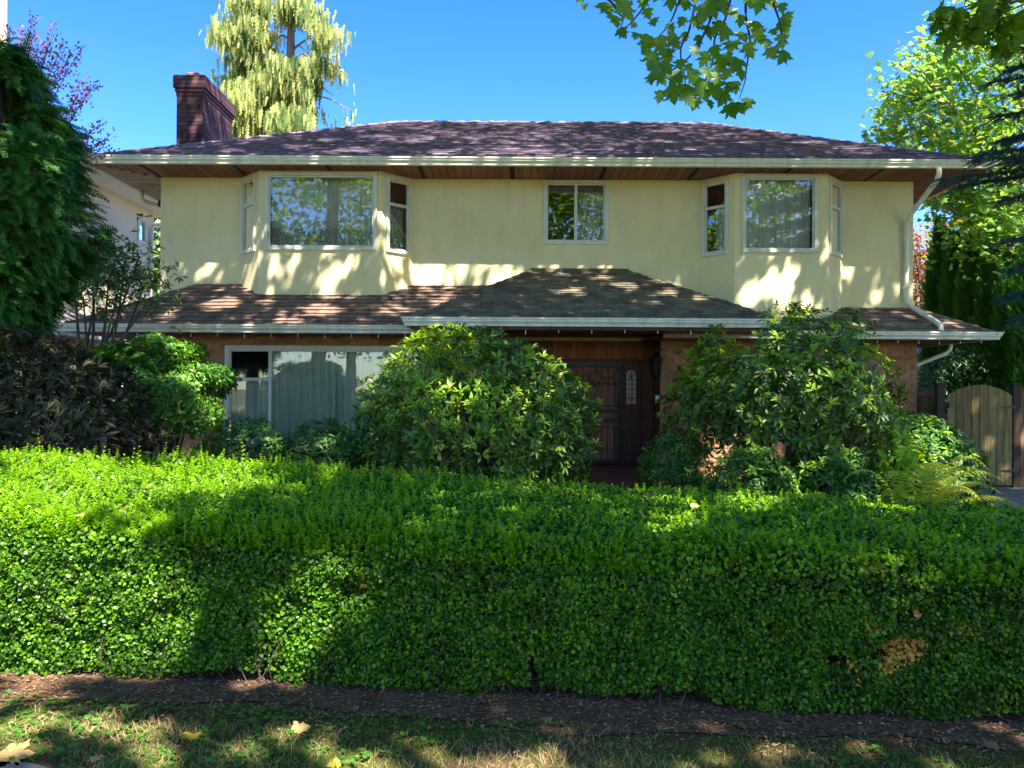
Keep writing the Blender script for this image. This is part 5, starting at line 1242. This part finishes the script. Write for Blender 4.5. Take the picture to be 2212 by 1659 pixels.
# ================================================================== TREES IN VIEW
def spray_template(seed, L=1.0, nb=9, w=0.03, droop=0.25, sub=True):
    """feathery flat conifer spray, drooping: thin strips"""
    r = random.Random(seed); V_, F_ = [], []
    def strip(a, b_, w0):
        a = np.array(a); b_ = np.array(b_); s = np.cross(b_ - a, [0, 0, 1.0]); s = s / (np.linalg.norm(s) + 1e-9) * w0; k = len(V_)
        V_.extend([a - s, a + s, b_]); F_.append((k, k + 1, k + 2))
    z = lambda y: -droop * y * y
    for i in range(nb):
        y = (i + 0.5) / nb
        strip((0, y - 0.6 / nb, z(y - 0.6 / nb)), (0, y + 1.2 / nb, z(y + 1.2 / nb)), w)
        for s in (1, -1):
            l_ = 0.38 * (1 - 0.75 * y) * r.uniform(0.7, 1.2); a = (0, y, z(y)); e = (s * l_ * 0.8, y + l_ * 0.75, z(y) - 0.28 * l_)
            strip(a, e, w * 0.9)
            if sub:
                for q in (0.4, 0.7):
                    m_ = np.array(a) + (np.array(e) - np.array(a)) * q
                    strip(m_, m_ + np.array([s * 0.11 * (1.3 - y), 0.02, -0.02]), w * 0.7); strip(m_, m_ + np.array([0.0, 0.13 * (1.3 - y), -0.05]), w * 0.7)
    return np.array(V_), np.array(F_)

# dark feathery conifer
ced_m = leaf_mat("feathery_conifer", (0.018, 0.10, 0.018), (0.085, 0.26, 0.04), 0.2, rough=0.5, spec=0.35)
g = np.random.default_rng(201)
ctr = np.array([-6.05, 9.0, 0.0]); tcon = empty("conifer_tree", (ctr[0], ctr[1], -0.08), "dark feathery conifer at the picture's edge in front of the pale neighbouring house", "tree")
n = 6200; hz = g.uniform(2.1, 5.6, n); th = g.uniform(0, 2 * math.pi, n)
prof = np.interp(hz, [2.0, 2.4, 2.9, 3.5, 4.0, 4.6, 5.1, 5.45, 5.65], [0.27, 0.38, 0.66, 0.80, 0.78, 0.70, 0.54, 0.30, 0.1])
lumps = 1 + 0.36 * Wob(211, 2.4)(np.stack([np.cos(th) * 1.2, np.sin(th) * 1.2, hz * 0.9], -1))
rad = prof * lumps * g.uniform(0.45, 1.0, n) ** 0.5
pos = ctr + np.stack([np.cos(th) * rad, np.sin(th) * rad, hz], -1)
out_ = np.stack([np.cos(th), np.sin(th), 0 * th], -1)
d = unit(out_ * g.uniform(0.5, 1.0, n)[:, None] + np.stack([g.normal(0, .35, n), g.normal(0, .35, n), g.uniform(-0.65, 0.25, n)], -1)); nn = unit(np.array([0, 0, 1.0]) + out_ * 0.4 + g.normal(0, .35, (n, 3)))
vis = (pos[:, 1] < ctr[1] + 0.9) & (Wob(213, 3.2)(pos) > -0.42)
parts = []
for k in range(4):
    tv, tf = spray_template(k, nb=8, w=0.030, droop=0.35); q = vis & (np.arange(n) % 4 == k)
    parts.append(scatter(tv, tf, pos[q], d[q], nn[q], 0.27 * g.uniform(0.7, 1.3, q.sum())))
V_, F_, _ = join(parts)
link("foliage", mesh_np("conifer_foliage", V_, F_, ced_m), tcon)
b = MB(); b.tube([ctr + [0, 0, -0.2], ctr + [0.05, 0, 3], ctr + [0, 0, 5.3]], [0.16, 0.12, 0.03], 10)
limbs(b, ctr + [0, 0, 2.6], pos[g.permutation(n)[:40]] * 0.9 + (ctr + [0, 0, 3.5]) * 0.1, 0.03, g, 0.1)
b.build("trunk", bark_d, tcon)

# small leafy tree with bare stems at the house corner
ct = P(205, 640, 11.6)
stree = empty("small_tree", (ct[0] - 0.1, ct[1], -0.1), "slim multi stemmed broadleaf tree between conifer and lower roof", "tree")
b = MB(); g = np.random.default_rng(221); tips = []
for (px, py) in ((160, 590), (200, 560), (235, 600), (270, 575), (300, 560), (315, 610), (255, 640), (330, 640), (180, 640), (220, 570)):
    tips.append(P(px, py, 11.6 + g.uniform(-0.4, 0.4)))
for i, tp in enumerate(tips):
    a = np.array([ct[0] - 0.2 + 0.06 * (i % 4), ct[1] + 0.05 * (i % 3), -0.1]); b.tube(curve([a, a + [g.normal(0, .03), 0, 1.6], (a + tp) / 2 + [g.normal(0, .08), 0, 0.7], tp], 5), np.linspace(0.055 if i < 3 else 0.035, 0.01, 16), 7)
b.build("stems", M("grey_stem", (0.13, 0.11, 0.10), 0.85, (0.08, 0.065, 0.06), 6, 0.4, 30), stree)
pc = np.concatenate([tp + g.normal(0, 0.2, (42, 3)) for tp in tips]); ax = unit(pc * 0 + np.array([0, -0.3, 1.0]) + g.normal(0, .5, pc.shape))
V_, F_, M_ = join([(v, f, 0) for v, f in whorls(pc, ax, 6, 0.115, LONG, (50, 100), 0.35, g)])
link("foliage", mesh_np("small_tree_foliage", V_, F_, rh_a), stree)

# purple plum behind the conifer
plum_m = leaf_mat("purple_leaf", (0.20, 0.07, 0.11), (0.36, 0.15, 0.19), 0.45, tcol=(0.55, 0.17, 0.22), rough=0.5, spec=0.3)
pl0 = P(20, 420, 13.2)
plum = empty("purple_tree", (pl0[0], pl0[1], -0.1), "purple leaved tree with thin twigs sticking out behind the dark conifer", "tree")
b = MB(); b.tube([(pl0[0], pl0[1], -0.2), (pl0[0], pl0[1], 3), (pl0[0] + 0.1, pl0[1], 5)], [0.14, 0.11, 0.06], 8); g = np.random.default_rng(231); pos, dd_ = [], []
for (px, py) in ((45, 60), (70, 35), (115, 65), (135, 95), (175, 105), (150, 120), (205, 180), (195, 190), (218, 265), (235, 295), (240, 320), (60, 95), (85, 80), (20, 70), (100, 110), (175, 175), (215, 310), (170, 200), (130, 130), (200, 280), (30, 110)):
    tip = P(px, py, 13.2 + g.uniform(-.3, .3)); st_ = np.array([pl0[0] + 0.1, pl0[1], 5.0 if py < 160 else 4.2]); cv = curve([st_, st_ + (tip - st_) * 0.6 + np.array([0, 0, 0.15]), tip], 8)
    b.tube(cv, np.linspace(0.012, 0.003, len(cv)), 5)
    for q in cv[5:]:
        m_ = 14; pos.append(q + g.normal(0, 0.05, (m_, 3))); dd_.append(np.tile(unit(tip - st_), (m_, 1)))
pos = np.concatenate(pos); dd_ = unit(np.concatenate(dd_) + g.normal(0, .7, pos.shape))
V_, F_ = scatter(*OVAL, pos, dd_, unit(np.array([0, -0.5, 0.8]) + g.normal(0, .5, pos.shape)), 0.06 * g.uniform(.6, 1.2, len(pos)))
b.build("limbs", bark_d, plum); link("crown", mesh_np("purple_crown", V_, F_, plum_m), plum)

# golden weeping cedar far behind the roof
gold_m = leaf_mat("golden_cedar", (0.24, 0.29, 0.07), (0.40, 0.41, 0.15), 0.35, rough=0.6, spec=0.2)
green_c = leaf_mat("green_cedar", (0.07, 0.13, 0.035), (0.13, 0.19, 0.05), 0.3, rough=0.6, spec=0.2)
DC = 27.0
def cedar(label, trunk_px, boughs, seed):
    g = np.random.default_rng(seed); bt = P(trunk_px[0][0], trunk_px[0][1], DC); base = np.array([bt[0], DC, 0.0])
    t = empty("cedar_tree", base, label, "tree", "pair of weeping cedars behind the roof")
    pts = [base] + [P(x, y, DC) for x, y in trunk_px]; b = MB(); b.tube(curve(pts, 4), np.linspace(0.22, 0.09, 4 * (len(pts) - 1) + 1), 9)
    hang, top_ = [], []
    for (x0, y0, x1, y1) in boughs:
        dep_ = DC + g.uniform(-1.6, 1.0); a = P(x0, y0, DC); e = P(x1, y1, dep_); m_ = (a + e) / 2 + np.array([0, 0, 0.22 + 0.1 * abs(e[0] - a[0])]); cv = curve([a, m_, e], 8); b.tube(cv, np.linspace(0.05, 0.012, len(cv)), 5)
        for k_, q in enumerate(cv[2:]):
            nn_ = int(12 * (1.15 - 0.3 * k_ / 15) * (0.25 + 1.5 * (math.sin(k_ * 1.7 + x1) > -0.2))); hang.append(q + g.normal(0, 1, (nn_, 3)) * np.array([0.20, 0.3, 0.16])); top_.append(np.full(nn_, 0.26 + 0.26 * math.sin(k_ / 15 * math.pi)))
    p = np.concatenate(hang); kp = Wob(seed + 3, 1.5)(p * np.array([1, 0.5, 1.3])) > -0.5; p = p[kp]; L = np.concatenate(top_)[kp] * g.uniform(0.35, 1.35, len(p))
    tv = []; tf = []
    rr = random.Random(seed)
    for s_ in range(5):                       # strand: zigzag of small blades hanging down
        for sg in (1, -1):
            y_ = s_ / 5 + 0.04 * sg; k0 = len(tv); w_ = 0.15 * (1.1 - 0.14 * s_); tv += [(0, y_, 0), (sg * w_, y_ + 0.20, 0.03 * sg), (sg * 0.02, y_ + 0.30, 0)]; tf.append((k0, k0 + 1, k0 + 2))
    d = unit(np.stack([g.normal(0, .12, len(p)), g.normal(0, .12, len(p)), -np.ones(len(p))], -1)); isg = g.uniform(size=len(p)) < 0.68 + 0.25 * Wob(seed, 1.1)(p)
    parts = [(*scatter(np.array(tv), np.array(tf), p[k_], d[k_], unit(np.stack([g.normal(0, .8, k_.sum()), -np.ones(k_.sum()), 0 * L[k_]], -1)), L[k_]), m_) for k_, m_ in ((isg, 0), (~isg, 1))]
    V_, F_, M_ = join(parts); b.build("trunk", bark_l, t); link("foliage", mesh_np("cedar_foliage", V_, F_, [gold_m, green_c], M_), t)
cedar("weeping golden cedar whose trunk rises nearer the brick chimney", [(553, 300), (550, 200), (545, 100), (540, 0), (538, -80)],
      [(545, 60, 455, 72), (548, 110, 470, 70), (548, 170, 480, 178), (550, 200, 500, 190), (550, 30, 500, 5), (545, 80, 590, 90), (550, 150, 600, 140), (552, 220, 490, 230), (552, 250, 500, 240), (552, 230, 600, 220), (553, 270, 495, 285), (553, 280, 610, 270), (548, 130, 500, 125), (545, 20, 570, 10), (546, 95, 515, 60), (550, 190, 590, 185), (552, 260, 530, 250), (540, 0, 520, -25), (552, 215, 520, 205), (548, 150, 530, 130), (545, 55, 525, 45), (545, -5, 565, -15), (542, -10, 555, 20)], 301)
cedar("weeping golden cedar whose trunk stands farther from the chimney", [(625, 300), (626, 200), (628, 100), (630, 0), (632, -80)],
      [(628, 20, 690, 28), (628, 60, 740, 80), (627, 110, 720, 100), (626, 150, 755, 165), (626, 170, 730, 150), (625, 230, 760, 240), (625, 250, 700, 240), (628, 90, 590, 95), (627, 130, 585, 140), (626, 190, 590, 200), (625, 210, 680, 205), (627, 140, 680, 135), (630, 0, 660, 10), (628, 60, 670, 55), (625, 260, 660, 262), (625, 255, 590, 260), (629, 30, 612, 40), (626, 200, 720, 205), (626, 120, 660, 110), (626, 180, 660, 175), (630, 5, 615, 0), (625, 270, 640, 280), (629, 50, 650, 30)], 302)

# plane tree behind the gate side
ptm = leaf_mat("sunlit_plane_leaf", (0.10, 0.23, 0.035), (0.20, 0.34, 0.07), 0.5, rough=0.45)
pty = leaf_mat("yellowing_plane_leaf", (0.34, 0.32, 0.05), (0.44, 0.40, 0.08), 0.45, rough=0.5)
g = np.random.default_rng(241)
pb_ = np.array([13.2, 18.2, -0.1]); ptree = empty("plane_tree", pb_, "sunlit plane tree with pale green lobed leaves beyond the roof's eave", "tree")
clump = []
edge_px = [(1905, 285, 20), (1925, 300, 20), (1940, 240, 40), (1960, 210, 40), (1985, 150, 45), (2010, 110, 25), (2000, 200, 50), (2040, 150, 50), (2030, 260, 60), (2080, 80, 50), (2100, 160, 60), (2090, 280, 60), (1960, 310, 30), (2000, 300, 40), (2050, 330, 40), (2150, 220, 70), (2150, 330, 70), (2190, 120, 60), (2110, 390, 50), (2005, 425, 26), (2040, 440, 30), (2060, 420, 40), (2120, 440, 50), (2180, 470, 50), (2030, 400, 25), (2080, 440, 25), (2110, 470, 30), (2150, 520, 25), (2190, 540, 30), (2150, 450, 60), (2190, 400, 60), (2130, 20, 50), (2190, 20, 60), (2190, 500, 60), (2250, 250, 90), (2250, 450, 90), (2280, 100, 90), (2080, 370, 50), (2030, 370, 30), (2120, 290, 60)]
for (x, y, s) in edge_px:
    for k in range(3 if s > 35 else 2):
        clump.append((P(x + g.normal(0, s * 0.4), y + g.normal(0, s * 0.4), 17.5 + g.uniform(-1.3, 1.8)), s * 17 / FPX * 0.75))
pos = np.concatenate([c + np.clip(g.normal(0, 1, (int(105 * s / 0.4), 3)), -1.9, 1.9) * np.array([s, s * 1.2, s * 0.75]) for c, s in clump])
nn = unit(np.array([0.1, -0.45, 0.8]) + g.normal(0, .5, pos.shape)); d = perp(nn, g)
ye = g.uniform(size=len(pos)) < 0.06
parts = [(*scatter(*PLANE, pos[k], d[k], nn[k], 0.155 * g.uniform(.6, 1.25, k.sum())), m_) for k, m_ in ((~ye, 0), (ye, 1))]
V_, F_, M_ = join(parts); link("crown", mesh_np("plane_crown", V_, F_, [ptm, pty], M_), ptree)
b = MB(); b.tube(curve([pb_, pb_ + [0, 0, 3], pb_ + [-0.3, -0.2, 6.5]], 5), np.linspace(0.3, 0.14, 11), 10); limbs(b, pb_ + [-0.2, -0.1, 4.5], [c for c, s in clump[::3]], 0.07, g, 0.25); b.build("trunk", bark_p, ptree)
# nearer leaves at the top corner
nt_ = P(2160, 30, 8.2); g = np.random.default_rng(242)
# blue spruce reaching in from the edge
spr_m = leaf_mat("spruce_needle", (0.023, 0.065, 0.052), (0.058, 0.124, 0.098), 0.1, rough=0.5, spec=0.35)
tv, tf = [], []; rr = random.Random(9)
for i in range(46):
    y = i / 46; a = i * 2.4; l_ = 0.16 * (1 - 0.4 * y); dx_, dz_ = math.cos(a), math.sin(a); k0 = len(tv)
    tv += [(0.026 * dz_, y, -0.026 * dx_), (-0.026 * dz_, y + 0.02, 0.026 * dx_), (l_ * dx_, y + 0.10, l_ * dz_ * 0.8 + 0.02)]; tf.append((k0, k0 + 1, k0 + 2))
for k_ in range(2):
    k0 = len(tv); tv += [(-0.014, 0, 0), (0.014, 0, 0), (0, 1, 0)] if k_ == 0 else [(0, 0, -0.014), (0, 0, 0.014), (0, 1, 0)]; tf.append((k0, k0 + 1, k0 + 2))
SPR = (np.array(tv), np.array(tf)); ts = np.array([7.9, 9.6, -0.1])
spruce = empty("spruce_tree", ts, "dark blue green spruce whose branches reach in above the gate", "tree")
b = MB(); b.tube([ts, ts + [0, 0, 4], ts + [0, 0, 9]], [0.2, 0.15, 0.06], 10); pos, dirs = [], []
tipsx = [(2045, 385, 9.0), (2115, 335, 9.2), (2120, 345, 8.8), (2080, 400, 9.3), (2150, 175, 9.3), (2165, 115, 9.5), (2150, 250, 9.0), (2185, 60, 9.3), (2170, 300, 9.4), (2170, 430, 9.0), (2190, 80, 9.4), (2175, 520, 9.2), (2180, 350, 8.8), (2200, 200, 8.7), (2190, 580, 9.2), (2185, 640, 9.4), (2200, 690, 9.4), (2190, 300, 9.9), (2185, 150, 9.9)]
for (px, py, dd1) in tipsx:
    tip = P(px, py, dd1); zt = tip[2] + 0.75; st_ = np.array([ts[0], ts[1], zt]); cv = curve([st_, st_ * 0.5 + tip * 0.5 + np.array([0, 0, -0.12]), tip], 14); b.tube(cv, np.linspace(0.03, 0.006, len(cv)), 5)
    ax = unit(tip - st_)
    for j, q in enumerate(cv[3:]):
        t_ = j / 25; side = unit(np.cross(ax, [0, 0, 1.0]))
        for sg in (1, -1):
            for rep in range(3):
                l_ = (0.45 * (1 - t_) + 0.12) * g.uniform(.6, 1.1); dq = unit(ax * 0.75 + side * sg * g.uniform(0.4, 1.0) + np.array([0, 0, g.uniform(-0.35, 0.15)])); m_ = max(1, int(l_ / 0.15))
                for u in range(m_): pos.append(q + dq * u * 0.15 + g.normal(0, .012, 3)); dirs.append(dq + g.normal(0, .18, 3))
        pos.append(q); dirs.append(ax)
pos, dirs = np.array(pos), np.array(dirs)
V_, F_ = scatter(*SPR, pos, dirs, np.tile([0, 0, 1.0], (len(pos), 1)) + g.normal(0, .2, pos.shape), 0.19 * g.uniform(.8, 1.2, len(pos)))
b.build("trunk", bark_d, spruce); link("foliage", mesh_np("spruce_foliage", V_, F_, spr_m), spruce); print("spruce twigs", len(pos))
# a nearer plane bough at the top corner
corner = empty("plane_bough_tree", (11.5, 3.0, 0), "plane tree bough with large leaves crossing the top corner above the spruce", "tree")
b = MB(); b.tube(curve([(11.5, 3.0, -0.2), (11.4, 3.0, 4), (10.5, 4.5, 7.0)], 6), np.linspace(0.25, 0.1, 13), 10); tp = []
for (x, y) in ((2060, 30), (2050, 50), (2095, 60), (2110, 20), (2140, 70), (2160, 40), (2190, 90), (2130, 10), (2180, 10), (2200, 50), (2085, 15)):
    tp.append(P(x, y, 7.6 + g.uniform(-.3, .3)))
limbs(b, (10.5, 4.5, 7.0), tp, 0.03, g, 0.15); b.build("trunk", bark_p, corner)
pos = np.concatenate([t_ + g.normal(0, 0.09, (9, 3)) for t_ in tp]); nn = unit(np.array([0, -0.8, 0.5]) + g.normal(0, .45, pos.shape)); d = unit(np.array([-0.3, 0, -0.9]) + g.normal(0, .5, pos.shape))
v_, f_ = plane_leaf(3); V_, F_ = scatter(v_, f_, pos, d, nn, 0.17 * g.uniform(.6, 1.2, len(pos)))
link("crown", mesh_np("corner_crown", V_, F_, plane_m), corner)

# arborvitae columns
thu_m = leaf_mat("arborvitae", (0.03, 0.14, 0.018), (0.085, 0.25, 0.03), 0.2, rough=0.5, spec=0.25)
tv, tf = spray_template(7, nb=5, w=0.05, droop=0.0, sub=False); core_t = M("arborvitae_inside", (0.008, 0.022, 0.008), 0.95)  # near-black core filling each column under the sprays
names = ["next to the red maple", "second from the red maple", "third from the red maple", "fourth from the red maple", "fifth from the red maple", "farthest from the red maple"]
for i, (px, pyt, w_) in enumerate(((2030, 488, 62), (2062, 515, 56), (2098, 522, 62), (2140, 540, 60), (2182, 560, 64), (2225, 550, 70))):
    d0 = 19.5 - i * 0.75; top = P(px, pyt, d0); rad_ = w_ / 2 * d0 / FPX; H = top[2]
    t = empty("arborvitae", (top[0], d0, -0.1), "clipped columnar arborvitae in the row, " + names[i], "tree", "row of arborvitae"); g = np.random.default_rng(260 + i)
    n = 2600; h = g.uniform(0.15, 1, n) ** 0.8; th = g.uniform(0, 6.28, n); rr_ = rad_ * np.interp(h, [0, .4, .75, 1], [1.05, 1, .72, .06]) * (1 + 0.12 * Wob(i, 3)(np.stack([np.cos(th), np.sin(th), h * 4], -1)))
    pos = np.stack([top[0] + rr_ * np.cos(th), d0 + rr_ * np.sin(th), h * H], -1); o_ = np.stack([np.cos(th), np.sin(th), 0 * th], -1)
    d = unit(o_ * 0.45 + np.array([0, 0, 1.0]) + g.normal(0, .22, pos.shape)); nn = unit(perp(d, g) + o_ * 0.5)
    V_, F_ = scatter(tv, tf, pos - o_ * 0.05, d, nn, 0.26 * g.uniform(.7, 1.3, n)); link("foliage", mesh_np("arborvitae_foliage", V_, F_, thu_m), t)
    zz = np.linspace(0, 1, 9); lathe(MB(), (top[0], d0, 0), [(rad_ * 0.82 * np.interp(q, [0, .4, .75, 1], [1.0, 1, .68, .02]), q * H * 0.97) for q in zz], 10).build("dark_core", core_t, t)
    MB().tube([(top[0], d0, -0.2), (top[0], d0, 0.5)], 0.06, 7).build("trunk", bark_d, t)

# red maple
red_m = leaf_mat("red_maple_leaf", (0.20, 0.05, 0.03), (0.34, 0.11, 0.05), 0.45, tcol=(0.6, 0.18, 0.08), rough=0.5)
def bush_tree(name, label, c, r_, n, m_, L, seed, tm=OVAL, trunk=True, cat="tree", bark=None, lo=-0.9, depth=(.3, 1.0), lump=0.25, nz=0.5):
    p, nrm, g = dome(c, r_, n, seed, lump, 2.4, lo, depth); t = empty(name, (c[0], c[1], -0.1), label, cat)
    nn = unit(np.array([0, -0.2, nz]) + nrm * 0.7 + g.normal(0, .5, p.shape)); V_, F_ = scatter(*tm, p, perp(nn, g) + np.array([0, 0, -0.3]), nn, L * g.uniform(.6, 1.25, len(p)))
    link("crown", mesh_np(name + "_crown", V_, F_, m_), t)
    b = MB(); b.tube([(c[0], c[1], -0.2), (c[0], c[1], c[2] - r_[2] * 0.3)], [0.09, 0.06], 8); limbs(b, (c[0], c[1], c[2] - r_[2] * 0.5), p[g.permutation(len(p))[:14]], 0.035, g); b.build("trunk", bark or bark_d, t)
    return t
c_ = P(1985, 590, 23.0); bush_tree("red_maple", "red leaved maple seen between stucco corner and arborvitae", (c_[0], 23.0, 4.2), (1.35, 1.2, 2.4), 3600, red_m, 0.12, 271)
yb_m = leaf_mat("golden_shrub_leaf", (0.20, 0.34, 0.03), (0.42, 0.46, 0.05), 0.45, rough=0.5)
c_ = P(2145, 700, 17.6); bush_tree("golden_shrub", "yellow green sunlit shrub rising above the dark hedge beyond the gate", (c_[0], 17.6, c_[2] - 0.2), (0.50, 0.4, 0.75), 2000, yb_m, 0.085, 272, cat="bush")
lau_m = leaf_mat("laurel_leaf", (0.022, 0.075, 0.018), (0.05, 0.13, 0.025), 0.22, rough=0.35, spec=0.5)
c_ = P(2110, 800, 16.8); bush_tree("laurel_hedge", "dark laurel hedge behind the arched gate", (c_[0] + 0.4, 16.8, 1.35), (2.1, 0.8, 1.35), 6500, lau_m, 0.11, 273, tm=LONG, cat="hedge", depth=(.75, 1.0), lump=0.12)
c_ = P(2010, 790, 18.5); bush_tree("laurel_bush", "mid green bush between brick corner and laurel hedge", (c_[0] + 0.3, 18.5, 1.0), (1.3, 0.9, 1.15), 2600, az_m, 0.10, 274, tm=LONG, cat="bush", depth=(.75, 1.0))
bg_m = leaf_mat("background_leaf", (0.06, 0.13, 0.02), (0.16, 0.24, 0.04), 0.4, rough=0.5)
for i, (px, py, d_, rr_, lab) in enumerate(((338, 520, 30, (1.6, 1.5, 3.0), "sunlit green tree glimpsed between the two houses"), (2300, 560, 24, (4, 2, 3.5), "broad green tree behind the spruce"), (2040, 640, 30, (3.4, 2, 2.6), "distant green tree behind the arborvitae row"))):
    c_ = P(px, py, d_); bush_tree("background_tree", lab, c_, rr_, 3800, bg_m, 0.26, 280 + i, tm=KITE, depth=(.3, 1))
